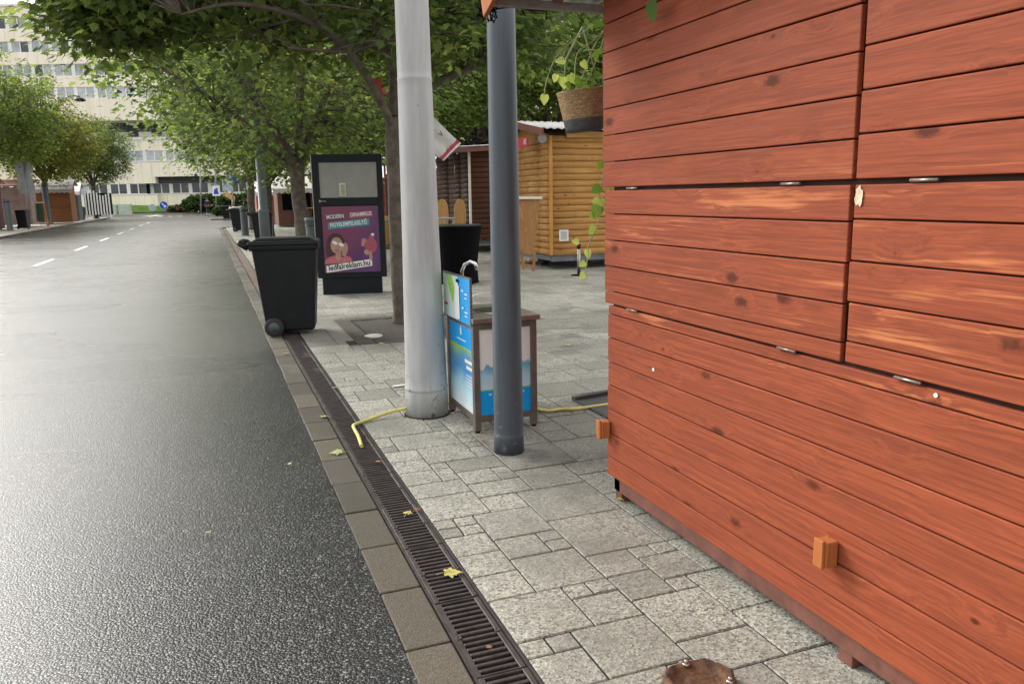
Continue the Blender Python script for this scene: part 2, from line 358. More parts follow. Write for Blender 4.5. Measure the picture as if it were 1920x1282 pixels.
def basket_mat():
    g = G('woven_seagrass'); v = g.obj(); xyz = g.sep(v); a = g.math('ARCTAN2', xyz[1], xyz[0])
    wv = g.noise(g.comb(g.math('MULTIPLY', a, 3), g.math('MULTIPLY', xyz[2], 110), 0), 1, 3)
    fib = g.noise(g.comb(g.math('MULTIPLY', a, 26), g.math('MULTIPLY', xyz[2], 60), 3), 1, 4)
    f = g.math('ADD', g.math('MULTIPLY', wv, .5), g.math('MULTIPLY', fib, .5))
    tan = g.ramp(f, [(.3, (.10, .055, .025)), (.5, (.30, .19, .09)), (.7, (.55, .41, .22))])
    gry = g.ramp(f, [(.3, (.03, .032, .035)), (.6, (.085, .088, .092)), (.8, (.14, .14, .14))])
    g.bump(f, 1, .008)
    return g.fin(g.mix(g.sstep(xyz[2], .068, .076), gry, tan), .8)
m_basket = basket_mat()
def concrete_mat():
    g = G('cream_facade_panel'); v = g.obj(); xyz = g.sep(v)
    n = g.noise(g.n('Mapping', {0: v, 3: (1, 1, .15)}).outputs[0], .9, 6, .65)
    fr = g.math('FRACT', g.math('MULTIPLY', xyz[0], 1/1.35))
    seam = g.math('ADD', g.math('LESS_THAN', fr, .03), 0)
    col = g.mix(g.sstep(n, .35, .75), (.90, .84, .70), (.80, .72, .57))
    col = g.mix(g.math('MULTIPLY', seam, .5), col, (.3, .25, .18))
    return g.fin(col, .8)
m_facade = concrete_mat()
m_facwhite = surf('white_window_frame', (.75, .74, .7), .5, var=.05)
m_glass = surf('window_glass', (.36, .39, .42), .15, .0, .5, .35)
m_glassdark = surf('dark_window_glass', (.05, .06, .07), .1, .0, .6, .3)
m_recess = surf('dark_recess_panel', (.06, .06, .065), .7, var=.2)
m_grass = surf('lawn_grass', (.10, .20, .03), .95, var=.4, sc_=1.5, bump=.5, bsc=20)
m_ground = surf('bare_ground', (.16, .15, .12), .95, var=.3, sc_=.4)
m_line = surf('worn_road_paint', (.72, .72, .70), .6, var=.2, sc_=3, dirt=(.25, .25, .25), dirt_amt=.7)
m_signback = surf('grey_sign_back', (.30, .31, .31), .5, .3, .15, 4)
m_glasspanel = surf('greenish_acrylic_panel', (.45, .52, .42), .2, .0, .2, 1)

# ------------------------------------------------------------------ ground, road, kerb, drain, pavement
o = MB(); o.poly([(-900,-300,-.06),(900,-300,-.06),(900,1200,-.06),(-900,1200,-.06)]); struct(o.build('ground', m_ground))
o = MB()
rp = [(-8.55,-12)]; rp = [(-8.55,-12,-.004),(.5,-12,-.004),(.5,46.5,-.004)]
for k in range(1, 9): a = R(90*k/8); rp.append((.5+3.0*(1-math.cos(a)), 46.5+3.0*math.sin(a), -.004))
rp += [(70,49.5,-.004),(70,116,-.004),(-70,116,-.004),(-70,88,-.004),(-12,88,-.004)]
for k in range(1, 7): a = R(90*k/6); rp.append((-8.55-3.45*math.cos(a), 88-4*math.sin(a), -.004))
o.poly(rp); struct(o.build('road', m_asph))
o = MB()
for y0, y1 in ((22.2,24.7),(28.7,31.4),(35.2,38),(41.8,44.5),(48.4,51),(55,57.8),(62,64.6),(3,5.5),(9.4,12)):
    o.poly([(-4.11,y0,0),(-3.99,y0,0),(-3.99,y1,0),(-4.11,y1,0)])
for k in range(4): o.poly([(-5.6+k*.9,86,0),(-5.0+k*.9,86,0),(-5.3+k*.9,87.6,0)])
o.poly([(-6.6,92,0),(-4.2,92,0),(-5.4,98,0)])
struct(o.build('road_marking', m_line))

o = MB()                                                             # kerb stones: one course of flush blocks
y = -1.38
while y < 46.5:
    o.t = rnd(0, 1); dz = rnd(-.002, .003)
    o.box(.502+rnd(-.003,.003), .663, y+.003, y+.415, -.1, dz); y += .42
for k in range(8):
    a0, a1 = R(90*k/8+.6), R(90*(k+1)/8-.6); o.t = rnd(0, 1)
    P = lambda r, a, z: (3.5-r*math.cos(a), 46.5+r*math.sin(a), z)
    o.hexa([P(3,a0,-.1),P(2.82,a0,-.1),P(2.82,a1,-.1),P(3,a1,-.1),P(3,a0,.003),P(2.82,a0,.003),P(2.82,a1,.003),P(3,a1,.003)])
struct(o.build('kerb', m_kerb, bev=.006))
o = MB(); y = -5
while y < 84:
    o.t = rnd(0, 1); o.box(-8.72, -8.56, y+.004, y+.996, -.1, .1); y += 1
struct(o.build('kerb', m_kerb, bev=.015))
o = MB(); o.box(-60, -8.725, -5, 84, -.1, .095); struct(o.build('pavement', m_far_pave))

# drain channel and its gratings
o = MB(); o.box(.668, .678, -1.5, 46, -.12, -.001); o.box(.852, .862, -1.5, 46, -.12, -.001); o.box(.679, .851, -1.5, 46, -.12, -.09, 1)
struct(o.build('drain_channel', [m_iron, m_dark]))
def grate_mesh():
    o = MB(); x0, x1, L = .680, .850, .494; z0, z1 = -.022, -.002
    o.box(x0, x0+.02, 0, L, z0, z1); o.box(x1-.02, x1, 0, L, z0, z1)
    n = 15; p = L/n
    o.box(x0+.02, x1-.02, 0, .009, z0, z1); o.box(x0+.02, x1-.02, L-.009, L, z0, z1)
    for k in range(1, n): o.box(x0+.02, x1-.02, k*p-.0078, k*p+.0078, z0, z1-.001)
    return o
g0 = None
for k in range(-3, 15):
    yy = 2.17 + .5*k
    if g0 is None:
        g0 = thing('drain_grating', 'rusty slotted cast iron drain grating lying along the kerb', 'drain grating', (0, yy, 0), 0, 'drain gratings along the kerb')
        grate_mesh().build('slotted_plate', m_iron, g0, bev=.0025, seg=1)
        for sx in (.694, .836):
            b = MB(); b.lathe([(.011, -.006), (.011, .001), (.007, .001), (.006, -.001)], (sx, .24, 0), 10); b.build('bolt', m_iron, g0)
    else: dup(g0, (rnd(-.001,.001), yy, rnd(-.002, .001)))
o = MB()                                                             # grit washed into the far part of the channel
hz = lambda k, j: (-.009+.012*noise.noise(Vector((k*.21, j*1.7, 0)))) if k > 6 else -.03
for k in range(400):
    yy = 5.6 + k*.1
    for j in range(3): xa, xb = .68+.0567*j, .68+.0567*(j+1); o.poly([(xa,yy,hz(k,j)),(xb,yy,hz(k,j+1)),(xb,yy+.1,hz(k+1,j+1)),(xa,yy+.1,hz(k+1,j))], 0, True)
struct(o.build('drain_grit', m_grit))

# paving slabs: random ashlar of 10 cm modules
NX, NY, MOD, PX0, PY0 = 128, 520, .1, .865, -2.0
occ = [bytearray(NX) for _ in range(NY)]
sizes = [(4,4),(4,4),(3,3),(3,3),(3,3),(2,2),(2,2),(3,2),(4,3),(2,2),(3,2),(1,1)]
pit = (1.55, 2.75, 8.25, 9.75)
o = MB(); o.poly([(PX0-.003,-2,-.007),(60,-2,-.007),(60,49.2,-.007),(3.5,49.2,-.007),(PX0-.003,46.5,-.007)], 1)
tex_seed = random.Random(5)
def inpit(x0, x1, y0, y1): return x1 > pit[0] and x0 < pit[1] and y1 > pit[2] and y0 < pit[3]
for j in range(NY):
    for i in range(NX):
        if occ[j][i]: continue
        cand = sizes[:]; tex_seed.shuffle(cand); cand += [(2,1),(1,2),(1,1)]
        for a, b in cand:
            if i+a <= NX and j+b <= NY and not any(occ[j+q][i+p] for p in range(a) for q in range(b)): break
        for p in range(a):
            for q in range(b): occ[j+q][i+p] = 1
        x0, y0 = PX0+i*MOD, PY0+j*MOD; x1, y1 = x0+a*MOD, y0+b*MOD
        if y1 > 46.5 and (x0 < 3.5) and (x0-3.5)**2+(y1-46.5)**2 > 2.7**2: continue
        if inpit(x0, x1, y0, y1): continue
        if x1 > 12.9 and y0 > 30: continue
        r = tex_seed.random(); o.t = r*.55 if r < .80 else .75+2*(r-.8)
        if 7.9 < y0 < 10.2 and x0 < 1.75: o.t = 1.25
        e, c, dz = .0036, .007, tex_seed.uniform(-.0018, .0018)
        if y0 < 16:
            bb = len(o.v)
            o.v += [(x0+e,y0+e,-.006),(x1-e,y0+e,-.006),(x1-e,y1-e,-.006),(x0+e,y1-e,-.006)]
            o.v += [(x0+c,y0+c,dz),(x1-c,y0+c,dz),(x1-c,y1-c,dz),(x0+c,y1-c,dz)]
            o.face((bb+4,bb+5,bb+6,bb+7))
            for k in range(4): o.face((bb+k, bb+(k+1)%4, bb+4+(k+1)%4, bb+4+k))
        else: o.poly([(x0+e,y0+e,dz),(x1-e,y0+e,dz),(x1-e,y1-e,dz),(x0+e,y1-e,dz)])
o.t = .3; o.poly([(13.67,-2,-.002),(60,-2,-.002),(60,49.2,-.002),(13.67,49.2,-.002)])
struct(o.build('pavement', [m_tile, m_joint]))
o = MB(); n = 16                                                     # earth in the tree pit, heaped a little
for i in range(n+1):
    for j in range(n+1):
        x = pit[0]+.02+(pit[1]-pit[0]-.04)*i/n; yy = pit[2]+.02+(pit[3]-pit[2]-.04)*j/n
        o.v.append((x, yy, -.005+.04*max(0, 1-math.hypot(x-2.05, yy-9.15)*1.3)+.012*noise.noise(Vector((x*9, yy*9, 0)))))
for i in range(n):
    for j in range(n): b = i*(n+1)+j; o.face((b, b+n+1, b+n+2, b+1), 0, True)
struct(o.build('soil', m_soil))
o = MB()                                                             # dark granite edging round the pit
for x0, x1, y0, y1 in ((1.36,1.54,8.1,9.9),(1.55,2.9,8.06,8.23),(1.55,2.9,9.77,9.94),(2.77,2.9,8.25,9.75)):
    o.t = .95; o.box(x0, x1, y0, y1, -.05, .004)
tag(o.build('tree_pit_edging', m_kerb, bev=.005), 'grey stone edging round the dark earth tree pit', 'edging')
o = MB(); o.lathe([(.10,-.01),(.10,.006),(.085,.012),(.03,.012)], (1.60,8.56,0), 24)
tag(o.build('pipe_cap', surf('pale_pipe_cap', (.5,.48,.43), .5, dirt=(.2,.17,.12))), 'pale round pipe cap lying in the earth of the tree pit', 'cap')

# ------------------------------------------------------------------ the red-brown market stall
SX = 1.78
st = thing('market_stall', 'red-brown stained timber stall with closed plank shutters filling the right foreground', 'market stall', (SX, 1.85, 0))
def plank_wall(name, zs, ya, yb, mat, parent, x0=SX, th=.02, end=.004, gap=.005, vert=None):
    o = MB()
    for z0, z1 in zip(zs, zs[1:]):
        o.t = rnd(0, 1); a, b = ya+rnd(-end, end), yb+rnd(-end, end); dx = rnd(-.0015, .0015)
        o.box(x0+dx, x0+th, a, b, z0+gap/2, z1-gap/2)
    return o.build(name, mat, parent, world=True, bev=.0035, seg=2)
low = plank_wall('front_wall', [.111,.209,.330,.452,.574,.690,.810,.926,.970], .32, 3.385, m_redwood, st, gap=.0045)
o = MB(); o.box(SX+.021, SX+.03, .34, 3.37, .115, 2.95); o.build('backing_board', m_back, st, world=True)
flaps = []
for nm, zs, ya, yb in (('shutter', [.976,1.038,1.157,1.281,1.404,1.514], 1.862, 3.415), ('shutter', [.981,1.048,1.167,1.290,1.413,1.514], .30, 1.842),
                       ('shutter', [1.526,1.643,1.764,1.885,2.016,2.135,2.262,2.39], 1.857, 3.44), ('shutter', [1.526,1.655,1.776,1.897,2.026,2.146,2.272,2.39], .28, 1.838)):
    flaps.append(plank_wall(nm, zs, ya, yb, m_redwood, st, x0=SX-.004))
for fl, pts in ((flaps[2], ((3.155,1.520),(2.117,1.520))), (flaps[3], ((1.598,1.520),(.62,1.520))), (flaps[0], ((3.143,.973),(2.101,.975))), (flaps[1], ((1.603,.977),(.62,.977)))):
    for yy, zz in pts:
        h = MB(); h.tube([(SX-.006, yy-.045, zz), (SX-.006, yy+.045, zz)], .0048, 8); h.box(SX-.007, SX-.001, yy-.042, yy+.042, zz-.004, zz+.004)
        h.build('hinge', m_zinc, fl, world=True)
for yy, zz, hh_ in ((1.845,.367,.085),(3.372,.352,.085)):
    o = MB(); o.box(SX-.05, SX-.004, yy-.026, yy+.026, zz-hh_/2, zz+hh_/2); o.box(SX-.062, SX-.05, yy-.021, yy+.021, zz-hh_/2-.004, zz+hh_/2+.006)
    b = o.build('latch_block', m_orange_block, st, world=True, bev=.004)
o = MB(); o.box(SX+.012, SX+.07, .36, 3.335, .045, .108); o.box(SX+.012, SX+2, 3.275, 3.335, .045, .108); o.box(SX+1.94, SX+2, .36, 3.27, .045, .108)
o.build('base_frame', m_redframe, st, world=True, bev=.004)
for lx in (SX+.018, SX+1.94):
    for ly in (3.3, 1.785, .4):
        o = MB(); o.box(lx, lx+.055, ly-.03, ly+.03, .0, .044); o.build('leg', m_redframe, st, world=True, bev=.003)
def plank_wall_x(name, zs, xa, xb, y0, parent, mat):
    o = MB()
    for z0, z1 in zip(zs, zs[1:]): o.t = rnd(0, 1); o.box(xa, xb, y0, y0+.02, z0+.003, z1-.003)
    return o.build(name, mat, parent, world=True, bev=.003)
zz = [.111+.1209*k for k in range(20)]
plank_wall_x('side_wall', zz, SX+.032, SX+2, 3.36, st, m_redwood_x); plank_wall_x('side_wall', zz, SX+.032, SX+2, .33, st, m_redwood_x)
o = MB(); o.box(SX+1.975, SX+1.995, .355, 3.355, .111, 2.5); o.build('back_wall', m_redwood, st, world=True)
# saddle roof, ridge over the middle of the stall, corrugated sheet on dark battens
def roof_sheet(p0, p1, q0, q1, waves, amp, th, m=0):
    """corrugated panel from edge p0-p1 (eave) to q0-q1 (ridge); waves along the eave"""
    o = MB(); p0, p1, q0, q1 = map(Vector, (p0, p1, q0, q1)); n = waves*6
    for r_, (a, b) in enumerate(((p0, p1), (q0, q1))):
        for lay in (0, 1):
            for i in range(n+1):
                p = a.lerp(b, i/n); o.v.append((p.x, p.y, p.z+amp*math.sin(i/n*waves*2*math.pi)-lay*th))
    k = n+1
    for i in range(n):
        o.face((i, i+1, 2*k+i+1, 2*k+i), m, True); o.face((k+i+1, k+i, 3*k+i, 3*k+i+1), m, True)
        o.face((i+1, i, k+i, k+i+1), m); o.face((2*k+i, 2*k+i+1, 3*k+i+1, 3*k+i), m)
    return o
EZ, RZ = 2.405, 3.02
for ye in (3.66, .04):
    roof_sheet((1.27,ye,EZ), (4.1,ye,EZ), (1.27,1.85,RZ), (4.1,1.85,RZ), 24, .011, .004).build('roof_sheet', m_sheet, st, world=True)
m_bat = surf('grey_batten', (.26,.25,.23), .7, var=.3, sc_=5)
for y0 in (3.595, .065): o = MB(); o.box(1.29, 4.05, y0, y0+.04, EZ-.052, EZ-.016); o.build('eave_batten', m_bat, st, world=True, bev=.004)
for ye in (3.67, .03):
    o = MB(); o.bar((1.275,ye,EZ-.045), (1.275,1.85,RZ-.03), .022, .11); o.build('barge_board', m_orange_block, st, world=True, bev=.004)
    for x in (1.6, 3.9): o = MB(); o.bar((x,ye-.1*(1 if ye>1 else -1),EZ), (x,1.85,RZ-.06), .05, .06); o.build('rafter', m_redframe, st, world=True)
for yy, z_, s_ in ((2.953,.735,.008),(1.512,.955,.0065)):
    o = MB(); o.tube([(SX-.0042, yy, z_), (SX-.0015, yy, z_)], s_, 9); o.build('paint_fleck', m_paint_fleck, st, world=True)
o = MB(); cr = random.Random(8)
o.poly([(SX-.0078, 1.820+.017*math.cos(a)*(.7+.5*cr.random()), 1.478+.03*math.sin(a)*(.7+.5*cr.random())) for a in [2*math.pi*k/22 for k in range(22)]])
o.build('bare_wood_chip', surf('bare_wood', (.62,.50,.36), .85, var=.45, sc_=70, dirt=(.4,.16,.08)), st, world=True)

# string lights along the eave
sl = thing('string_lights', 'black wired string of tiny lights sagging from the stall eave', 'string lights', (1.9, 3.69, 2.33))
o = MB(); pts = [Vector((1.27+1.9*k/30, 3.665+.01*math.sin(k*1.9), 2.338+.20*(k/30)+.012*math.sin(k*.9))) for k in range(31)]
o.tube(pts, .0035, 5)
for k in range(1, 30):
    if k % 2: p = pts[k]; o.tube([p, p+Vector((rnd(-.012,.012), 0, -rnd(.02,.045)))], .003, 5)
rr = random.Random(3)
for k in range(26):                                                  # tangle at the corner
    c = Vector((1.305, 3.68, 2.345)); a = [c+Vector((rr.uniform(-.05,.06), rr.uniform(.01,.05), rr.uniform(-.045,.09))) for _ in range(3)]
    o.tube(a, .0032, 4)
o.build('cable', m_black, sl, world=True)

# hanging basket and its trailing plant
bk = thing('hanging_basket', 'woven straw basket with grey base hanging tilted at the stall corner', 'basket', (1.842, 3.76, 1.812))
bk.rotation_euler = (0, R(-6), 0); bk.scale = (1, 1, .9)
pr = [(.075,0),(.098,.004),(.103,.03),(.112,.1),(.121,.17),(.128,.215),(.131,.225),(.122,.227),(.114,.2),(.1,.19)]
b = MB(); b.lathe(pr, n=36); b.build('basket_body', m_basket, bk)
b = MB(); b.lathe([(.11,.185),(.06,.2),(.01,.203)], n=20); b.build('potting_soil', m_soil, bk)
for s_ in (-1, 1):
    b = MB(); b.tube([(0.11*s_, 0, .21), (.07*s_, .0, .4), (.03, -.01, .56)], .004, 6); b.build('cord', m_vine, bk)
pl = thing('trailing_houseplant', 'variegated green houseplant spilling out of the hanging straw basket', 'houseplant', (1.842, 3.76, 2.0))
def heart(o, base, d, size, nrm, tone):
    d = Vector(d).normalized(); nrm = Vector(nrm); x = d.cross(nrm).normalized(); nrm = x.cross(d).normalized(); o.t = tone
    h = [(0,.0),(.22,-.1),(.42,.05),(.45,.3),(.33,.6),(.14,.85),(0,1)]
    for s_ in (1, -1):
        pts = [Vector(base) + x*(u*s_*size) + d*(v*size) - nrm*(abs(u)*.22*size + v*v*.12*size) for u, v in h]
        o.poly(pts if s_ > 0 else pts[::-1])
stem, lf = MB(), MB()
def vine(px, rad=.003, dy=0):
    p = [aty(x, y, 3.66+dy+q) for x, y, q in px]
    pp = bez(p, 5)
    stem.tube(pp, rad, 5); return pp
vine([(1128,38,.08),(1100,56,.06),(1066,84,.03),(1044,106,.01),(1031,134,0),(1023,160,0),(1021,178,0)], .003)
vine([(1128,62,.07),(1104,84,.05),(1085,97,.04),(1079,118,.03),(1078,150,.02)], .003); vine([(1130,60,.07),(1112,92,.05),(1098,128,.04),(1086,158,.03),(1070,176,.02)], .0032)
vine([(1132,72,.07),(1120,110,.05),(1104,146,.04),(1094,176,.03)], .003); vine([(1062,90,.03),(1056,104,.02),(1054,116,.02)], .002)
main = vine([(1133,296,.0),(1131,330,0),(1124,365,0),(1128,395,0),(1112,440,0),(1103,462,0),(1101,490,0),(1096,516,0)], .003)
vine([(1112,440,0),(1098,452,0),(1088,453,0)], .002)
for x, y, dx, dy_, s_, t in ((1022,178,-.1,-1,.062,.75),(1058,112,-.8,-.2,.06,.95),(1043,140,-.3,-1,.05,1),(1056,145,.1,-1,.075,.8),(1068,140,.5,-.8,.07,.7),(1092,115,.4,-.6,.06,.9),(1080,148,.6,-.4,.06,.35),
                         (1105,150,.6,-.2,.06,.15),(1118,135,.2,-.7,.06,.2),(1113,108,.4,.5,.055,.4),(1126,40,-.5,-.4,.06,.1),(1125,10,.2,-.9,.07,.05),(1100,160,-.4,-.5,.05,.45),(1070,160,-.8,.1,.05,.5)):
    b = MB(); heart(b, aty(x, y, 3.68+rnd(-.03,.04)), (dx, rnd(-.3,.1), dy_), s_*.8, (rnd(-.4,.1), -1, .45), t); b.build('leaf', m_pothos, pl, world=True)
for x, y, dx, dy_, s_, t in ((1131,305,-.5,-.6,.045,.3),(1126,350,-1,-.5,.062,.15),(1123,385,-.4,-1,.075,.25),(1124,372,-.3,-1,.07,.8),(1115,425,-.6,-.8,.05,.7),(1085,453,-.9,.1,.04,.85),(1102,468,.2,-1,.052,.9),(1098,492,-.9,-.4,.042,.9),(1096,512,-.6,-.7,.042,.95),(1108,400,.5,-.9,.04,.5)):
    b = MB(); heart(b, aty(x, y, 3.655), (dx, rnd(-.25,.05), dy_), s_, (rnd(-.3,.2), -1, .4), t); b.build('leaf', m_pothos, pl, world=True)
for k in range(38):
    a = rnd(0, 6.28); r_ = rnd(.03,.12); p = Vector((1.842+r_*math.cos(a), 3.76+r_*math.sin(a), 2.01+rnd(0,.1)))
    heart(lf, p, (math.cos(a), math.sin(a), rnd(-.6,.6)), rnd(.025,.045), (rnd(-.5,.5), -.5, 1), rnd(0,.75))
b = MB(); heart(b, atx(1216, 5, 1.70), (.05, -.3, -1), .085, (-1, 0, .2), .0); b.build('leaf', m_pothos, pl, world=True)
stem.build('vine', m_vine, pl, world=True); lf.build('foliage', m_pothos, pl, world=True)

# ------------------------------------------------------------------ poles
c = Vector((1.333, 5.245, 0))
pg = thing('steel_pole', 'thick pale grey painted steel pole beside the blue drinking fountain', 'pole', c)
o = MB(); o.lathe([(.149,0),(.147,.17),(.1465,.185),(.151,.19),(.151,.2),(.1452,.215),(.1442,.26),(.1255,1.2),(.1132,2.18),(.112,2.24),(.1135,2.245),(.1135,2.256),(.111,2.262),(.1108,2.30),(.1045,3.5),(.104,3.6),(.095,6.5)], n=40); o.build('shaft', m_polegrey, pg)
o = MB(); o.lathe([(.165,-.004),(.162,.006),(.15,.008)], n=30); o.build('base_collar', m_joint, pg)
c = Vector((1.565, 4.228, 0))
pd = thing('lamp_post', 'dark anthracite post standing in front of the drinking fountain', 'post', c)
o = MB(); o.lathe([(.09,0),(.089,.1),(.0895,.104),(.0866,.112),(.0865,.14),(.0855,.4),(.0835,1.2),(.078,2.4),(.074,3.3)], n=36); o.build('shaft', m_poledark, pd)
o = MB(); o.tube([(0,0,3.28),(0,0,4.2),(-.2,0,4.55),(-.7,0,4.7)], [.045,.045,.04,.035], 10); o.lathe([(.06,4.66),(.19,4.62),(.2,4.59),(.1,4.57)], (-.75,0,0), 16); o.build('lamp_arm', m_poledark, pd)

# ------------------------------------------------------------------ drinking fountain
fx0, fx1, fy0, fy1, ft = 1.492, 1.925, 4.645, 5.25, .745
ff = thing('drinking_fountain', 'blue and white drinking fountain cabinet in a bronze steel frame', 'drinking fountain', ((fx0+fx1)/2, (fy0+fy1)/2, 0))
o = MB(); L = .042
for x in (fx0, fx1-L):
    for yy in (fy0, fy1-L): o.box(x, x+L, yy, yy+L, 0.012, ft-.035)
for z0 in (.07, ft-.075):
    o.box(fx0+L, fx1-L, fy0+.002, fy0+.03, z0, z0+.038); o.box(fx0+L, fx1-L, fy1-.03, fy1-.002, z0, z0+.038)
    o.box(fx0+.002, fx0+.03, fy0+L, fy1-L, z0, z0+.038); o.box(fx1-.03, fx1-.002, fy0+L, fy1-L, z0, z0+.038)
o.build('frame', m_steeldark, ff, world=True, bev=.003)
for x in (fx0+.021, fx1-.021):
    for yy in (fy0+.021, fy1-.021): o = MB(); o.lathe([(.017,0),(.017,.012)], (x, yy, 0), 12); o.build('foot', m_black, ff, world=True)
o = MB(); o.box(fx0-.006, fx1+.02, fy0-.016, fy1+.015, ft-.034, ft); o.build('worktop', m_steel, ff, world=True, bev=.004)
o = MB(); o.lathe([(.15,0.001),(.15,.004),(.135,.004),(.12,.0025)], ((fx0+fx1)/2+.03, (fy0+fy1)/2-.02, ft), 28); o.build('basin_rim', m_chrome, ff, world=True)
# front panel (faces the camera end): white, splash, blue band
yf = fy0+.012
def rectY(o, x0, x1, z0, z1, yy, m=0): o.poly([(x0,yy,z0),(x1,yy,z0),(x1,yy,z1),(x0,yy,z1)], m)
o = MB(); o.box(fx0+L+.001, fx1-L-.001, yf, yf+.012, .11, ft-.077); fp = o.build('front_panel', m_white, ff, world=True)
xa, xb = fx0+L+.002, fx1-L-.002
o = MB(); rectY(o, xa, xb, .111, .272, yf-.0025); o.build('blue_band', m_blue, fp, world=True)
o = MB(); rectY(o, xa, xb, .2725, .279, yf-.0025); o.build('lime_stripe', m_green, fp, world=True)
o = MB(); o.poly([(xa,yf-.0025,.2795),(xb,yf-.0025,.2795)]+[(xb-(xb-xa)*k/24, yf-.0025, .415+.02*math.sin(k*.7)+.012*math.sin(k*1.9)+.02*(1-k/24)) for k in range(25)])
o.build('water_splash', gradient_print('water_print', 'Z', [(0,(.55,.68,.74)),(.5,(.40,.60,.72)),(.8,(.12,.36,.56)),(1,(.35,.55,.68))], .3, .5, 5), fp, world=True)
for s_, x in (('w', xa+.066), ('v', xb-.05)):
    text(s_, .034, m_white, fp, wmat(fp).inverted() @ basis((1,0,0),(0,0,1),(0,-1,0),(x, yf-.004, .247)))
# street-side panel with print
xp = fx0+.012
def rectX(o, y0, y1, z0, z1, x, m=0): o.poly([(x,y1,z0),(x,y0,z0),(x,y0,z1),(x,y1,z1)], m)
o = MB(); o.box(xp, xp+.012, fy0+L+.001, fy1-L-.001, .11, ft-.08); sp = o.build('side_panel', m_white, ff, world=True)
ya, yb = fy0+L+.002, fy1-L-.002
o = MB(); rectX(o, ya, yb, .111, .515, xp-.0022); o.build('water_picture', gradient_print('forest_water_print', 'Z', [(0,(.75,.82,.84)),(.3,(.45,.68,.78)),(.62,(.05,.28,.60)),(.85,(.10,.30,.45)),(1,(.30,.50,.16))], .3, .45, 3.2), sp, world=True)
o = MB(); rectX(o, ya, yb, .525, .664, xp-.0022); o.build('blue_band', m_blue, sp, world=True)
o = MB(); rectX(o, ya, yb, .516, .5245, xp-.0022); o.build('lime_stripe', m_green, sp, world=True)
o = MB(); rectX(o, 4.915,4.945,.60,.648,xp-.004); rectX(o, 4.922,4.938,.65,.658,xp-.004); rectX(o, 4.83,5.02,.565,.573,xp-.004)
for k, (a, b) in enumerate(((4.70,4.86),(4.71,4.83))): rectX(o, a, b, .43-.04*k, .452-.04*k, xp-.004)
for k in range(4): rectX(o, 4.70, 4.83+.02*(k%2), .345-.022*k, .351-.022*k, xp-.004)
o.build('printed_marks', m_white, sp, world=True)
# raised back sign on the street side
o = MB(); o.box(fx0-.010, fx0+.004, fy0+.004, fy1, ft+.002-.055, .998); sg = o.build('sign_panel', m_steeldark, ff, world=True, bev=.002)
xs = fx0-.0115
o = MB(); rectX(o, fy0+.012, fy1-.01, .70, .988, xs); o.build('sign_face', m_blue, sg, world=True)
o = MB(); rectX(o, 4.90, fy1-.012, .702, .986, xs-.0015); o.build('pale_picture', gradient_print('pale_leaf_print', 'Y', [(0,(.62,.74,.74)),(.5,(.6,.74,.7)),(1,(.55,.7,.6))], .3, .3, 4), sg, world=True)
o = MB(); o.poly([(xs-.003,5.17,.986),(xs-.003,5.02,.80),(xs-.003,4.97,.90),(xs-.003,5.04,.986)]); o.build('leaf_print', m_green, sg, world=True)
o = MB(); rectX(o, 4.865,4.965,.715,.93,xs-.0045); rectX(o, 4.885,4.945,.93,.955,xs-.0045)
for k in range(2): rectX(o, 4.775,4.815,.90-.11*k,.912-.11*k,xs-.0045); rectX(o, 4.69,4.755,.885-.115*k,.893-.115*k,xs-.0045); rectX(o, 4.70,4.75,.86-.115*k,.867-.115*k,xs-.0045)
o.build('printed_bottle', m_white, sg, world=True)
o = MB(); o.poly([(xs-.006,4.93,.952),(xs-.006,4.87,.948),(xs-.006,4.865,.965),(xs-.006,4.92,.975)]); o.build('bottle_cap', m_black, sg, world=True)
o = MB(); rectX(o, 5.14, 5.22, .775, .79, xs-.003); o.build('red_mark', m_redprint, sg, world=True)
# tap
tp = Vector((fx0+.075, fy1-.17, ft))
o = MB(); o.lathe([(.026,0),(.026,.02),(.017,.03),(.015,.09)], tp, 14)
o.tube([tp+Vector((0,0,.05)), tp+Vector((0,0,.26)), tp+Vector((.015,-.02,.305)), tp+Vector((.045,-.05,.325)), tp+Vector((.07,-.075,.31)), tp+Vector((.08,-.085,.27))], .0125, 10)
o.tube([tp+Vector((.0,-.01,.07)), tp+Vector((.06,-.03,.085)), tp+Vector((.10,-.045,.10))], [.008,.007,.009], 8)
o.build('tap', m_chrome, ff, world=True)

# garden hose from the grating past the pole to the mat
hp = [gr(678,836,.012), gr(672,818,.014), gr(664,803,.016), gr(663,797,.016), gr(672,793,.014), gr(700,783,.016), gr(735,771,.035), gr(765,764,.05)]
q = [Vector((1.27,5.42,.04)), Vector((1.36,5.47,.016)), Vector((1.6,5.42,.014)), Vector((1.95,5.30,.014))]
hp2 = [gr(1018,769,.014), gr(1050,767,.014), gr(1080,766,.014), gr(1105,763,.014), gr(1140,758,.014)]
o = MB(); allp = hp+q+hp2; sm_ = []
for k in range(len(allp)-1):
    p0, p1, p2, p3 = [allp[min(max(k+d, 0), len(allp)-1)] for d in (-1, 0, 1, 2)]
    for s_ in range(4):
        t = s_/4; sm_.append(.5*((2*p1)+(p2-p0)*t+(2*p0-5*p1+4*p2-p3)*t*t+(3*p1-p0-3*p2+p3)*t**3))
o.tube(sm_+[allp[-1]], .0115, 10)
tag(o.build('garden_hose', m_hose), 'pale yellow garden hose running from the drain past the grey pole', 'hose')
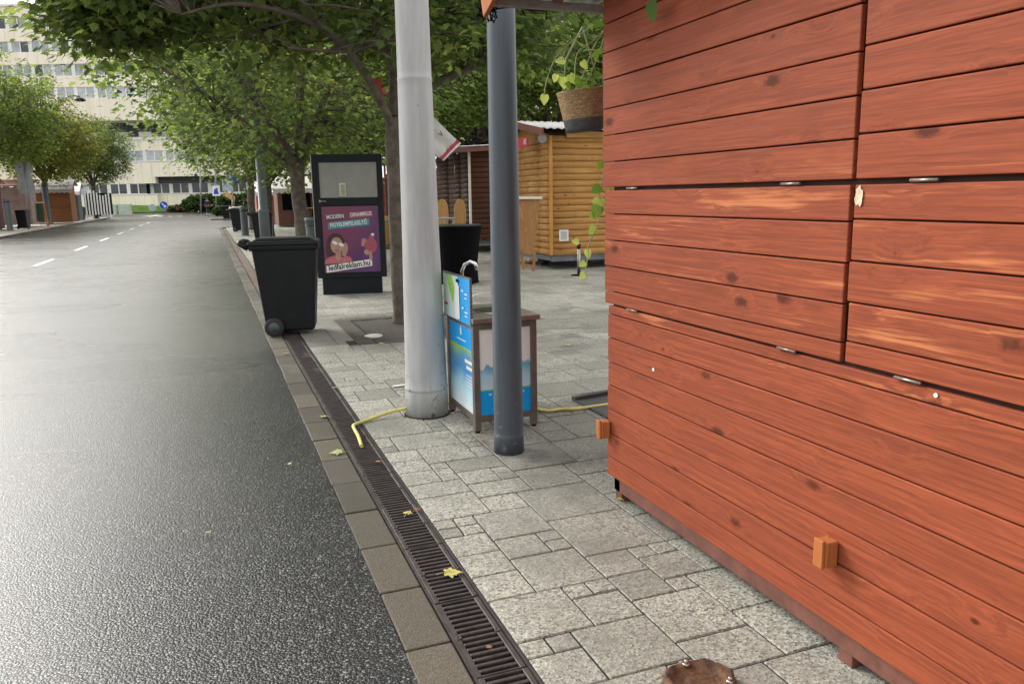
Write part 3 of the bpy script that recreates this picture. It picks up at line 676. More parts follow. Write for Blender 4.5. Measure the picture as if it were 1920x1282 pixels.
# black rubber mat / ramp half under the stall corner
a = [gr(1075,752), gr(1140,786), gr(1240,770), gr(1180,735)]
o = MB(); z0, z1 = .004, .012
o.prism([(p.x, p.y, z0) for p in a], (0,0,.01)); o.bar((a[0].x,a[0].y,.02), (a[3].x,a[3].y,.03), .05, .03)
tag(o.build('rubber_mat', m_mat, bev=.003), 'black rubber mat on the slabs behind the stall corner', 'mat')

# sawn-off wooden post held by screws, bottom edge of the photograph
sp_c = gr(1303, 1280); sp_c.y -= .0
stp = thing('post_stump', 'rusty brown round post stump with three bolts set in the slabs', 'stump', (sp_c.x, sp_c.y-.035, 0))
o = MB(); n = 28; rg = random.Random(2)
ring = [(.105*(1+.07*math.sin(3*a)+.05*rg.uniform(-1,1)), a) for a in [2*math.pi*k/n for k in range(n)]]
base = len(o.v)
for z, s_ in ((0,1.12),(.03,1.05),(.042,.93),(.03,.8),(.022,.5)):
    for r_, a in ring: o.v.append((r_*s_*math.cos(a), r_*s_*math.sin(a), z+rg.uniform(-.006,.006)))
for k in range(4):
    for j in range(n): o.face((base+k*n+j, base+k*n+(j+1)%n, base+(k+1)*n+(j+1)%n, base+(k+1)*n+j), 0, True)
o.face([base+4*n+j for j in range(n)])
o.build('stump_top', surf('rusty_rotten_wood', (.085,.036,.015), .8, var=.85, sc_=22, bump=1, bsc=55, dirt=(.018,.010,.007), dirt_amt=.9), stp)
for k in range(3):
    a = R(90+120*k); o = MB(); o.lathe([(.013,.0),(.013,.008),(.009,.009)], (.085*math.cos(a), .085*math.sin(a), .032), 10); o.lathe([(.007,.009),(.007,.018),(.003,.0185)], (.085*math.cos(a), .085*math.sin(a), .032), 8); o.build('bolt', m_steel, stp)
o = MB()
for k in range(14):
    a = rnd(.3, 2.9); r_ = rnd(.115,.15); x, yy, s_ = r_*math.cos(a), r_*math.sin(a), rnd(.006,.016)
    o.lathe([(s_,0),(s_*.85,s_*.22),(s_*.4,s_*.3)], (x, yy, 0), 6)
o.build('mortar_crumbs', surf('mortar', (.26,.225,.165), .95, var=.4, sc_=60), stp)['kind'] = 'stuff'
# low shrubs etc. come with the trees

# ------------------------------------------------------------------ wheelie bins
def wheelie_bin():
    t = thing('wheelie_bin', None, 'wheelie bin')
    # local: back (wheels, hinge) at -X, front at +X
    o = MB(); H0, H1 = .05, .98
    def ring(x0, x1, hw, z): return [(x0,-hw,z),(x1,-hw,z),(x1,hw,z),(x0,hw,z)]
    o.hexa(ring(-.235,.275,.235,H0)+ring(-.335,.345,.275,H1))
    o.build('body', m_plastic, t, bev=.03, seg=3)
    o = MB(); o.hexa(ring(-.352,.362,.292,H1-.055)+ring(-.358,.368,.297,H1-.005)); o.build('rim', m_plastic, t, bev=.01)
    o = MB(); o.hexa(ring(-.375,.375,.302,H1)+ring(-.36,.36,.285,H1+.04)); o.hexa(ring(-.33,.33,.25,H1+.041)+ring(-.28,.28,.2,H1+.07)); o.build('lid', m_plastic, t, bev=.012)
    o = MB(); o.tube([(-.36,-.25,H1-.03),(-.44,-.25,H1+.02),(-.455,-.2,H1+.028),(-.455,.2,H1+.028),(-.44,.25,H1+.02),(-.36,.25,H1-.03)], .03, 8); o.build('handle', m_plastic, t)
    for s_ in (-1, 1):
        yy = s_*.262
        o = MB(); 
        b = MB(); b.lathe([(.06,-.028),(.098,-.028),(.102,-.02),(.102,.02),(.098,.028),(.06,.028)], n=24)
        b.v = [(x-.15, z+yy, y_+.102) for x, y_, z in b.v]; wh = b.build('wheel', m_rubber, t)
        b = MB(); b.lathe([(.06,-.022),(.055,-.03*1),(.02,-.031),(.018,-.036)] if s_ < 0 else [(.018,.036),(.02,.031),(.055,.03),(.06,.022)], n=20)
        b.v = [(x-.15, z+yy, y_+.102) for x, y_, z in b.v]; b.build('hub', m_greyplastic, wh)
    o = MB(); o.tube([(-.15,-.25,.102),(-.15,.25,.102)], .012, 8); o.build('axle', m_plastic, t)
    return t
bin0 = wheelie_bin(); bin0['label'] = 'large black wheelie bin on the kerb in front of the poster cabinet'; bin0['group'] = 'wheelie bins along the street'
bin0.location = (.785, 9.24, 0); bin0.rotation_euler = (0, 0, R(-10)); bin0.scale = (1.02, 1, 1.03)
GB = 'wheelie bins along the street'
dup(bin0, (gr(485,452).x+.05, 28.4, 0), R(-10), 'black wheelie bin right behind the slim lamp post', GB)
dup(bin0, (1.36, 40.8, 0), R(-8), 'black wheelie bin with a pale bag on its lid behind the short bollard', GB)
dup(bin0, (1.40, 66.5, 0), R(-100), 'small distant black wheelie bin beside the far hedge', GB)
bl = gr(47, 429)
dup(bin0, (-9.75, 52.0, .095), R(80), 'dark wheelie bin beside the trestle board on the far pavement', GB)
dup(bin0, (-9.75, 74, .095), R(75), 'dark wheelie bin before the white striped panels', GB)
dup(bin0, (-10.1, 88, .095), R(75), 'dark wheelie bin at the end of the far pavement', GB)
o = MB(); 
for k in range(9): a = [Vector((1.36+rnd(-.35,.35), 40.8+rnd(-.25,.25), 1.09+rnd(0,.06))) for _ in range(3)]; o.tube(a, [.03,.06,.03], 6)
tag(o.build('plastic_bag', m_white), 'crumpled pale bag lying on the lid of a roadside bin', 'bag')
# round grey litter bin
lb = thing('litter_bin', 'round grey litter bin beside the tree trunk', 'litter bin', (2.28, 18.2, 0))
o = MB(); o.lathe([(.24,0),(.245,.05),(.27,.88),(.275,.9),(.275,1.0),(.29,1.01),(.29,1.07),(.265,1.09),(.24,1.07)], n=28); o.build('drum', m_greyplastic, lb)
o = MB(); o.lathe([(.285,0),(.285,.02)], (0,0,.9), 28); o.build('band', m_adframe, lb)

# ------------------------------------------------------------------ advertising cabinet
A0, A1 = Vector((1.545, 12.67)), Vector((2.585, 12.43))
ad = thing('poster_cabinet', 'black poster cabinet with a purple advert under a grey panel', 'poster cabinet', (A0.x, A0.y, 0), math.atan2(A1.y-A0.y, A1.x-A0.x))
W = (A1-A0).length
o = MB(); o.box(.06, W-.08, .03, .27, 0, .262); o.build('plinth', m_adframe, ad, bev=.004)
o = MB(); z0, z1 = .262, 2.165
o.box(0, W, .025, .30, z0, z1)
o.box(0, .105, 0, .0245, z0, z1); o.box(W-.085, W, 0, .0245, z0, z1); o.box(.106, W-.086, 0, .0245, z0, z0+.07); o.box(.106, W-.086, 0, .0245, 1.385, 1.505); o.box(.106, W-.086, 0, .0245, 2.04, z1)
cb = o.build('cabinet', m_adframe, ad, bev=.004)
o = MB(); o.box(-.012, -.0005, .01, .29, z0+.02, z1-.01); o.build('aluminium_edge', m_steel, ad)
o = MB(); o.box(.106, W-.086, .012, .024, 1.506, 2.039); gp = o.build('grey_panel', surf('matt_grey_panel', (.30,.30,.28), .5, var=.12, sc_=2), ad)
o = MB(); o.box(.40, .50, .002, .011, 1.53, 1.73); o.build('paper_note', surf('paper_note', (.62,.62,.50), .8, var=.1), gp)
o = MB(); o.box(.425, .485, -.0015, .0015, 1.54, 1.70); o.build('folded_leaflet', surf('greenish_leaflet', (.36,.38,.28), .8, var=.3, sc_=12), gp)
o = MB(); o.tube([(.09,-.012,1.455),(.19,-.012,1.455)], .008, 8); o.box(.085,.11,-.01,.0,1.44,1.475); o.build('latch', m_steel, ad)
pz0, pz1, px0, px1 = .345, 1.372, .108, W-.088
o = MB(); o.box(px0, px1, .014, .0245, pz0, pz1)
g = G('purple_poster_print'); v = g.n('TexCoord').outputs['Generated']; s3 = g.sep(v)
f_ = g.math('ADD', g.math('MULTIPLY', s3[0], .7), g.math('MULTIPLY', s3[2], -.5)); f_ = g.math('ADD', f_, g.math('MULTIPLY', g.noise(v, 3, 4), .5))
g.fin(g.ramp(f_, [(0,(.20,.04,.09)),(.35,(.17,.04,.12)),(.6,(.095,.035,.125)),(.8,(.13,.045,.16)),(1,(.08,.03,.11))]), .3)
po = o.build('poster', g.m, ad)
def onp(u, v, d=.012): return Vector((px0+u*(px1-px0), d, pz1-v*(pz1-pz0)))
def blob(o, cu_, cv, ru, rv, d, m=0, n=20, rot=0, a0=0, a1=360):
    pts = []
    for k in range(n):
        a = R(a0+(a1-a0)*k/(n if a1-a0 >= 360 else n-1)); x, y_ = ru*math.cos(a), rv*math.sin(a)
        pts.append(onp(cu_+x*math.cos(rot)-y_*math.sin(rot), cv+x*math.sin(rot)+y_*math.cos(rot), d))
    o.poly(pts[::-1], m)
def strip(name, u0, v0, u1, v1, h, m):
    o = MB(); o.poly([onp(u0,v0+h/2,.0105),onp(u1,v1+h/2,.0105),onp(u1,v1-h/2,.0105),onp(u0,v0-h/2,.0105)]); return o.build(name, m, po)
m_teal = surf('teal_strip', (.05,.28,.30), .4, var=.1); m_lilac = surf('dark_plum_strip', (.10,.02,.08), .4, var=.1); m_red2 = surf('rose_strip', (.36,.08,.12), .4, var=.1)
strip('word_strip', .09,.165,.38,.145,.085,m_lilac); strip('word_strip', .48,.14,.90,.115,.085,m_red2); strip('word_strip', .10,.29,.83,.235,.105,m_teal); strip('word_strip', .03,.945,.85,.855,.105,m_white)
def ptext(s_, u, v, size, m, slope, wid=None):
    b = basis((math.cos(slope),0,math.sin(slope)),(-math.sin(slope),0,math.cos(slope)),(0,-1,0), onp(u, v, .0085))
    if wid: b = b @ Matrix.Diagonal((wid,1,1,1))
    return text(s_, size, m, po, b, bold=.0015)
ptext('MODERN', .235,.152,.088,m_white,R(4),.72); ptext('DINAMIKUS', .69,.122,.085,m_white,R(3.5),.72); ptext('FIGYELEMFELKELTŐ', .465,.262,.088,m_white,R(4),.74); ptext('ledfalreklam.hu', .44,.895,.125,m_black,R(6.5),.86)
m_hair = surf('print_dark_hair', (.05,.02,.02), .4, var=.3, sc_=8); m_skin = surf('print_skin', (.45,.25,.19), .4, var=.2, sc_=5); m_pink = surf('print_pink_top', (.45,.13,.15), .4, var=.2, sc_=5)
o = MB(); blob(o,.22,.56,.165,.16,.0115); blob(o,.12,.66,.08,.13,.0113); o.build('printed_hair', m_hair, po)
o = MB(); blob(o,.20,.86,.2,.12,.0110,0,16,0,180,360); blob(o,.40,.84,.1,.09,.0108,0,14,0,180,360); o.build('printed_top', m_pink, po)
o = MB(); blob(o,.235,.585,.11,.125,.0098); blob(o,.37,.67,.05,.085,.0092,0,14,.3)
for k in range(4): blob(o,.345+.024*k,.585+.012*abs(k-1.5),.012,.05,.0088,0,10,.2-.1*k)
blob(o,.255,.74,.05,.08,.0102); o.build('printed_face', m_skin, po)
o = MB(); blob(o,.205,.545,.05,.025,.0080,0,14,.35); blob(o,.315,.575,.05,.025,.0080,0,14,.35); o.build('printed_sunglasses', m_white, po)
o = MB(); blob(o,.235,.66,.035,.012,.0080,0,12,.2); o.build('printed_mouth', m_red2, po)
o = MB(); blob(o,.84,.60,.115,.115,.0100); blob(o,.86,.47,.05,.04,.0098); blob(o,.77,.53,.05,.03,.0096,0,12,.6); o.build('printed_red_shape', m_red2, po)
o = MB(); blob(o,.72,.52,.045,.035,.0085,0,12); blob(o,.70,.57,.03,.04,.0083); blob(o,.76,.70,.05,.04,.0085,0,12,.5); blob(o,.83,.76,.03,.08,.0082,0,12); o.build('printed_hand', m_skin, po)
o = MB(); blob(o,.88,.43,.03,.02,.0080); o.build('printed_highlight', m_white, po)

# ------------------------------------------------------------------ trees
HALF = [(0,0),(.20,-.10),(.34,-.04),(.27,.12),(.52,.30),(.50,.38),(.29,.42),(.31,.60),(.17,.62),(0,1.0)]
LOWF = [(0,0),(.32,-.02),(.5,.36),(.24,.55),(0,1),(-.24,.55),(-.5,.36),(-.32,-.02)]
def add_leaf(o, p, d, nrm, s_, tone, detail):
    d = d.normalized(); x = d.cross(nrm)
    if x.length < 1e-3: x = Vector((1,0,0))
    x.normalize(); nr = x.cross(d); b = len(o.v); o.t = tone
    if detail:
        for sg in (1, -1):
            b = len(o.v)
            for u, v in HALF: q_ = p + x*(u*sg*s_) + d*(v*s_) - nr*(s_*(u*.18 + v*v*.16)); o.v.append((q_.x, q_.y, q_.z))
            ids = range(b, b+len(HALF)); o.face(ids if sg > 0 else list(ids)[::-1])
    else:
        for u, v in LOWF: q_ = p + x*(u*s_) + d*(v*s_) - nr*(s_*v*v*.15); o.v.append((q_.x, q_.y, q_.z))
        o.face(range(b, b+len(LOWF)))
def limb(o, pts, r0, r1, nodes, n=4, sides=8):
    p = bez(pts, n); k = len(p); rad = [r0+(r1-r0)*i/(k-1) for i in range(k)]
    o.tube(p, rad, sides, 0, True, True, .12)
    for i, q_ in enumerate(p):
        if i > k*.3: nodes.append((q_, rad[i]))
def crown(tr, lv, nodes, ells, seed, leaf, per, detail, keep=None, spread=.5, twig=True, tonebias=0):
    rg = random.Random(seed); U = rg.uniform
    for (cx, cy, cz, rx, ry, rz_, count) in ells:
        made = 0; tries = 0
        while made < count and tries < count*30:
            tries += 1
            u = Vector((rg.gauss(0,1), rg.gauss(0,1), rg.gauss(0,1))).normalized()*(U(.12, 1)**.45)
            p = Vector((cx+u.x*rx, cy+u.y*ry, cz+u.z*rz_))
            if noise.noise(p*.62+Vector((seed*3.1, 0, 0))) < -.22: continue
            if keep and not keep(p): continue
            made += 1
            nd, nr_ = min(nodes, key=lambda q: (q[0]-p).length_squared+max(0, q[0].z-p.z)*.4)
            dirn = (p-nd); out = dirn.normalized() if dirn.length > .01 else Vector((0,0,1))
            if twig and dirn.length < 3.2:
                mid = nd.lerp(p, .5)+Vector((U(-.12,.12), U(-.12,.12), U(.0,.2)))*min(1, dirn.length)
                tr.tube([nd, mid, p], [min(.022, nr_*.6), .012, .004], 4, 0, False)
            ct = U(-.16,.2)+tonebias
            for k in range(per):
                q_ = p+Vector((rg.gauss(0, spread*.5), rg.gauss(0, spread*.5), rg.gauss(0, spread*.28)))
                d = Vector((q_.x-p.x+out.x*.25+U(-.15,.15), q_.y-p.y+out.y*.25+U(-.15,.15), U(-.55,.12)))
                nrm = Vector((U(-.5,.5), U(-.5,.5), 1))
                add_leaf(lv, q_, d, nrm, leaf*U(.65,1.2), min(1, max(0, .32+ct+rg.gauss(0,.17))), detail)
# --- the near maple between the grey pole and the poster cabinet
t1 = thing('maple_tree', 'nearest maple with a slim bark trunk just left of the grey pole', 'tree', (2.045, 9.15, 0), 0, 'street trees on the near pavement')
tr, lv, nodes = MB(), MB(), []
def P(px, py, y): return aty(px, py, y)
base = Vector((2.045, 9.15, -.01))
tp_ = [base, P(750,560,9.15), P(746,460,9.15), P(742,360,9.15), P(738,280,9.15), P(737,220,9.15)]
pp = bez(tp_, 3); tr.tube(pp, [.125 if i == 0 else .096-.0002*i+.004*math.sin(i*1.7) for i in range(len(pp))], 14, 0, True, True, .14)
fork = pp[-1]
limb(tr, [fork, P(742,150,9.2), P(722,80,9.1), P(690,0,8.9), P(655,-110,8.8), P(620,-300,8.8)], .085, .03, nodes, sides=10)
limb(tr, [P(737,240,9.15), P(700,165,8.9), P(655,98,8.6), P(600,50,8.3), P(520,20,8.0), P(430,8,7.8), P(340,28,7.7)], .055, .010, nodes, sides=9)
limb(tr, [fork, P(765,185,9.4), P(820,155,9.7), P(915,112,10.0), P(990,70,10.3), P(1070,20,10.7), P(1130,-40,11)], .075, .02, nodes, sides=10)
limb(tr, [fork, P(757,120,9.3), P(790,30,9.5), P(830,-80,9.7), P(860,-260,10)], .07, .025, nodes, sides=9)
limb(tr, [P(742,150,9.2), P(700,60,9.9), P(640,10,10.6), P(560,-30,11.2), P(470,-50,11.8)], .05, .012, nodes)
limb(tr, [P(820,155,9.7), P(800,110,10.4), P(830,50,11.2), P(900,10,12)], .045, .012, nodes)
limb(tr, [P(690,0,8.9), P(600,-60,8.2), P(480,-80,7.6), P(350,-60,7.2)], .04, .01, nodes)
limb(tr, [P(655,98,8.6), P(600,95,8.2), P(540,90,7.9)], .022, .008, nodes); limb(tr, [P(600,50,8.3), P(575,10,7.8), P(500,-30,7.2), P(400,-50,6.8)], .022, .008, nodes)
limb(tr, [P(700,60,9.9), P(560,80,10.3), P(430,70,10.6), P(300,90,10.8), P(190,80,10.9)], .04, .008, nodes)
limb(tr, [P(830,-80,9.7), P(930,-120,9.6), P(1030,-110,9.4), P(1120,-130,9.2)], .035, .01, nodes)
def keep1(p):
    c_ = ROT.transposed() @ (p-EYEV); 
    if c_.z > -.5: return True
    x, y_ = 960+F_PX*c_.x/-c_.z, 641-F_PX*c_.y/-c_.z
    lim = 120 if x < 110 else 120+(x-110)*.52 if x < 330 else 235-(x-330)*.4 if x < 480 else 165+(x-480)/170*25 if x < 650 else 175 if x < 800 else 110
    if x < 58+y_*.45: return False
    return y_ < lim
crown(tr, lv, nodes, [(1.9,9.0,4.0,3.1,3.0,1.15,165),(-.3,8.3,4.2,1.7,1.6,1.0,120),(-1.1,10.6,4.45,1.5,1.8,1.15,170),(.5,10.8,4.3,1.5,1.6,1.0,110),(-1.05,11,3.75,.95,1.2,.6,75),(3.4,10.3,4.2,1.8,1.8,1.2,140),(2.2,9.2,3.6,2.2,2.0,.8,90)], 4, .105, 34, True, keep1, .55)
tr.build('trunk', m_bark, t1, world=True); lv.build('crown', m_leaf, t1, world=True)
# red drum hung in its branches
o = MB(); c = P(708,165,9.05)
o.tube([P(702,148,9.05), P(718,180,9.05)], .055, 16); tag(o.build('red_lantern', surf('faded_red_drum', (.36,.06,.045), .6, var=.15)), 'faded red drum hung among the branches of the near maple', 'lantern')

# --- a street maple made once and copied
def street_tree(label, leafm, seed, H=8.5, rc=4.1, trunk_r=.17, fz=2.3, leaf=.16, clusters=620, per=24):
    t = thing('maple_tree', label, 'tree'); rg = random.Random(seed); U = rg.uniform
    tr, lv, nodes = MB(), MB(), []
    pp = bez([(0,0,-.02),(.03,.02,.9),(-.02,.03,1.7),(0,0,fz)], 4)
    tr.tube(pp, [trunk_r*1.35 if i == 0 else trunk_r*(1.03-.012*i) for i in range(len(pp))], 14, 0, True, True, .15)
    cz = (H+fz-.1)/2; rz_ = (H-fz+.4)/2
    k = 8
    for i in range(k):
        a = 2*math.pi*i/k+U(-.3,.3); e = R(U(32,72)) if i else R(85); L = U(.75,.95)
        end = Vector((rc*L*math.cos(a)*math.cos(e)*1.15, rc*L*math.sin(a)*math.cos(e)*1.15, fz+(H-fz)*.86*math.sin(e)*L))
        st_ = Vector((0,0,fz-U(0,.35))); mid = st_.lerp(end, .45)+Vector((0,0,.28))
        limb(tr, [st_, st_.lerp(mid, .5)+Vector((0,0,.05)), mid, end], trunk_r*.55, .02, nodes, 4, 8)
        for j in range(3):
            b0 = st_.lerp(end, U(.35,.8)); b1 = b0+Vector((U(-1.5,1.5), U(-1.5,1.5), U(-.2,1.3)))
            limb(tr, [b0, b0.lerp(b1, .5)+Vector((0,0,.15)), b1], .03, .008, nodes, 3, 5)
    crown(tr, lv, nodes, [(0,0,cz,rc,rc,rz_,clusters),(0,0,cz-.9,rc*.86,rc*.86,rz_*.72,clusters//3)], seed, leaf, per, False, lambda p: p.z > fz-.15+.25*noise.noise(p*.8), .75)
    tr.build('trunk', m_bark, t); lv.build('crown', leafm, t); return t
GT = 'street trees on the near pavement'
s3 = street_tree('second maple along the near pavement, rising behind the poster cabinet', m_leaf, 21, 8.2, 4.5, .18, 2.35, .13, 470, 26)
s3['group'] = GT; s3.location = (2.1, 19.8, 0); s3.rotation_euler = (0, 0, .4)
dup(s3, (2.1, 30.6, 0), 2.2, 'third maple of the near pavement, trunk just right of the slim lamp post', GT, .98)
dup(s3, (2.1, 42.3, 0), 4.0, 'last maple of the near row, seen left of the other trunks', GT, (1.0,1.0,1.3))
s4 = street_tree('tall green maple at the left edge of the far pavement', m_leaf_bright, 33, 10.2, 4.2, .2, 3.4, .17, 620, 24)
GL = 'trees on the far pavement'; s4['group'] = GL; s4.location = (-11.3, 53, .09)
sw = {m_leaf_bright: m_leaf_yellow}
dup(s4, (-10.1, 62, .09), 1.3, 'yellowing maple in the middle of the far pavement', GL, (.93,.93,.85), sw)
dup(s4, (-9.3, 80, .09), 2.7, 'rounded darker maple at the far end of the far pavement', GL, .86, {m_leaf_bright: m_leaf})
GP = 'park trees behind the stalls'
for (x, yy, s_, rz_, l) in ((8.6,29,.9,.5,'bright green park tree right behind the dark brown cabin'),(13.5,31,1.1,1.9,'bright green park tree behind the honey coloured cabin'),(19.5,32,1.15,3.1,'broad park tree rising beyond the hanging basket'),(7.6,40,1.0,4.4,'park tree standing behind the red cabin'),(15,44,1.25,5.2,'tall park tree in the second row behind the cabins'),(26,40,1.3,.9,'large park tree hidden mostly by the red-brown stall'),(9.5,52,1.1,2.4,'park tree beyond the white awnings')):
    dup(s4, (x, yy, 0), rz_, l, GP, s_)

def shrub(label, c, rx, ry, rz_, n, leafm, leaf, seed, name='shrub', cat='shrub', group=None):
    t = thing(name, label, cat, c, 0, group); rg = random.Random(seed); lv, tr = MB(), MB()
    for k in range(7): a = rg.uniform(0,6.28); tr.tube([(0,0,0),(rx*.4*math.cos(a),ry*.4*math.sin(a),rz_*.8),(rx*.7*math.cos(a),ry*.7*math.sin(a),rz_*1.3)], [.03,.02,.006], 5)
    for k in range(n):
        u = Vector((rg.gauss(0,1), rg.gauss(0,1), rg.gauss(0,1))).normalized()*rg.uniform(.5,1)**.4
        s_ = 1+.25*noise.noise(u*2.3+Vector((seed,0,0))); p = Vector((u.x*rx*s_, u.y*ry*s_, rz_+u.z*rz_*s_))
        if p.z < .02: continue
        add_leaf(lv, p, Vector((u.x+rg.uniform(-.6,.6), u.y+rg.uniform(-.6,.6), rg.uniform(-.5,.6))), Vector((u.x*.6+rg.uniform(-.4,.4), u.y*.6+rg.uniform(-.4,.4), 1)), leaf*rg.uniform(.7,1.3), rg.random(), False)
    tr.build('stem', m_bark, t); lv.build('foliage', leafm, t); return t
shrub('dark purple leaved shrub behind the dark brown cabin', (8.4, 24.6, 0), 1.3, 1.0, 1.75, 5200, m_leaf_purple, .13, 5)

# ------------------------------------------------------------------ cabins on the square
def log_face_x(o, x0, x1, y, zs, bulge, seams=()):      # half-round logs on a wall facing -Y
    for z0, z1 in zip(zs, zs[1:]):
        xs = [x0]+[s_ for s_ in seams if x0 < s_ < x1]+[x1]
        for a, b in zip(xs, xs[1:]):
            o.t = rnd(0,1); n = 6; base = len(o.v); dz = rnd(-.003,.003)
            for xx in (a+.003, b-.003):
                for k in range(n+1): th = math.pi*k/n; o.v.append((xx, y-bulge*math.sin(th)**.7, z0+(z1-z0)*(1-math.cos(th))/2+dz))
            for k in range(n): o.face((base+k, base+n+1+k, base+n+2+k, base+k+1), 0, True)
            o.face([base+k for k in range(n+1)]); o.face([base+n+1+k for k in reversed(range(n+1))])
def log_face_y(o, y0, y1, x, zs, bulge, seams=()):      # wall facing -X
    b0 = len(o.v); log_face_x(o, y0, y1, 0, zs, bulge, seams)
    o.v[b0:] = [(x+q_[1], q_[0], q_[2]) for q_ in o.v[b0:]]
def cabin(label, x0, y0, w_, d, z0, z1, mx_, my_, trim, logs, seams=(), name='timber_cabin'):
    t = thing(name, label, 'cabin', (x0, y0, 0), 0, 'timber cabins on the square')
    zs = [z0+(z1-z0)*k/logs for k in range(logs+1)]
    o = MB(); log_face_x(o, x0+.03, x0+w_, y0, zs, .032, seams); o.build('front_wall', mx_, t, world=True)
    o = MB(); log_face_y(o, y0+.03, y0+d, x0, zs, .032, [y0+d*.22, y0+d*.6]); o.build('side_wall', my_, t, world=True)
    o = MB(); o.box(x0+.02, x0+w_, y0+.02, y0+d, z0, z1); o.build('core', m_back, t, world=True)
    o = MB(); o.box(x0-.03, x0+.028, y0-.03, y0+.028, z0, z1); o.build('corner_trim', trim, t, world=True, bev=.006)
    return t
def chassis(t, x0, y0, w_, d, z0):
    o = MB(); o.box(x0+.05, x0+w_-.05, y0+.05, y0+.15, z0-.13, z0-.02); o.box(x0+.05, x0+w_-.05, y0+d-.15, y0+d-.05, z0-.13, z0-.02)
    o.box(x0+.05, x0+.15, y0+.16, y0+d-.16, z0-.12, z0-.02); o.box(x0+w_-.15, x0+w_-.05, y0+.16, y0+d-.16, z0-.12, z0-.02)
    o.build('chassis', surf('galvanised_chassis', (.16,.165,.17), .5, .4, .3, 5, dirt=(.06,.055,.05)), t, world=True)
    for xx in (x0+.35, x0+w_-.5):
        b = MB(); b.lathe([(.08,-.07),(.19,-.07),(.2,-.05),(.2,.05),(.19,.07),(.08,.07)], n=20); b.v = [(xx+z, y0+d*.5+x, .2+y_) for x, y_, z in b.v]; wh = b.build('wheel', m_rubber, t, world=True)
        b = MB(); b.lathe([(.085,-.05),(.085,.05)], n=14); b.v = [(xx+z, y0+d*.5+x, .2+y_) for x, y_, z in b.v]; b.build('rim', m_steel, wh, world=True)
# honey pine cabin
cx, cy = 6.35, 14.5; cw, cd = 3.4, 2.5
pc = cabin('honey coloured log cabin on a trailer with a white wall vent', cx, cy, cw, cd, .30, 2.62, m_pine, m_pine_y, m_pinetrim, 19, (7.62, 8.9))
chassis(pc, cx, cy, cw, cd, .30)
roof_sheet((cx-.3,cy-.28,2.74), (cx+cw+.2,cy-.28,2.70), (cx-.3,cy+cd*.5,3.0), (cx+cw+.2,cy+cd*.5,2.96), 26, .014, .004).build('roof_sheet', m_sheet, pc, world=True)
roof_sheet((cx-.3,cy+cd+.28,2.74), (cx+cw+.2,cy+cd+.28,2.70), (cx-.3,cy+cd*.5,3.0), (cx+cw+.2,cy+cd*.5,2.96), 26, .014, .004).build('roof_sheet', m_sheet, pc, world=True)
o = MB(); o.bar((cx-.28,cy-.28,2.67), (cx-.28,cy+cd*.5,2.93), .03, .13); o.bar((cx-.28,cy+cd+.28,2.67), (cx-.28,cy+cd*.5,2.93), .03, .13); o.build('fascia', m_fascia, pc, world=True)
o = MB(); o.box(cx+.3, cx+cw, cy-.10, cy-.035, 2.58, 2.70); o.build('eave_beam', m_pine, pc, world=True, bev=.004)
o = MB(); o.poly([(cx-.002,cy,2.62),(cx-.002,cy+cd*.5,2.93),(cx-.002,cy+cd,2.62)][::-1]); o.build('gable', m_pine_y, pc, world=True)
v0 = aty(1047,447,cy-.04)
o = MB(); vx, vz = 6.50, .70; o.box(vx, vx+.20, cy-.05, cy-.034, vz-.12, vz+.1, 0)
for k in range(8): o.box(vx+.03, vx+.17, cy-.056, cy-.051, vz-.09+.022*k, vz-.08+.022*k, 1)
o.build('vent', [m_white, m_signback], pc, world=True)
fl_ = aty(1018,258,cy-.12)
o = MB(); o.tube([fl_+Vector((.05,.12,.05)), fl_+Vector((0,0,0)), fl_+Vector((-.06,-.1,-.03))], [.02,.06,.085], 14); o.build('floodlight', m_signback, pc, world=True)
sgp = [Vector((cx-.31, cy+1.0, 2.40)), Vector((cx-.31, cy+.42, 2.40))]
o = MB(); o.box(cx-.33, cx-.3, cy+.40, cy+1.05, 2.44, 2.62); sgn = o.build('name_sign', m_redprint, pc, world=True)
text('KI', .15, m_white, sgn, wmat(sgn).inverted() @ basis((0,-1,0),(0,0,1),(-1,0,0),(cx-.334, cy+.51, 2.53)), bold=.002)
# dark brown cabin
bx, by = 6.45, 20.0
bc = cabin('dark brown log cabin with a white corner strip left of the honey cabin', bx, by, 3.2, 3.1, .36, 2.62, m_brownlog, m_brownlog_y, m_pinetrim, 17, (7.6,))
chassis(bc, bx, by, 3.2, 3.1, .36)
for q_ in list(bc.children):
    if q_.name.startswith('corner_trim'): q_.data.materials[0] = m_cream
roof_sheet((bx-.55,by-.35,2.72), (bx-.55,by+3.4,2.72), (bx+3.5,by-.35,2.92), (bx+3.5,by+3.4,2.92), 22, .016, .004).build('roof_sheet', m_sheet, bc, world=True)
o = MB(); o.box(bx-.54, bx-.5, by-.34, by+3.38, 2.58, 2.69); o.bar((bx-.5,by-.34,2.63), (bx+3.5,by-.34,2.84), .03, .1); o.build('fascia', m_fascia, bc, world=True)
o = MB(); o.tube([(bx-.12,by+.9,2.5),(bx-.12,by+.9,1.9)], .012, 6); o.tube([(bx-.3,by+.9,2.52),(bx-.04,by+.9,2.52)], .015, 6); o.build('bracket', m_steel, bc, world=True)
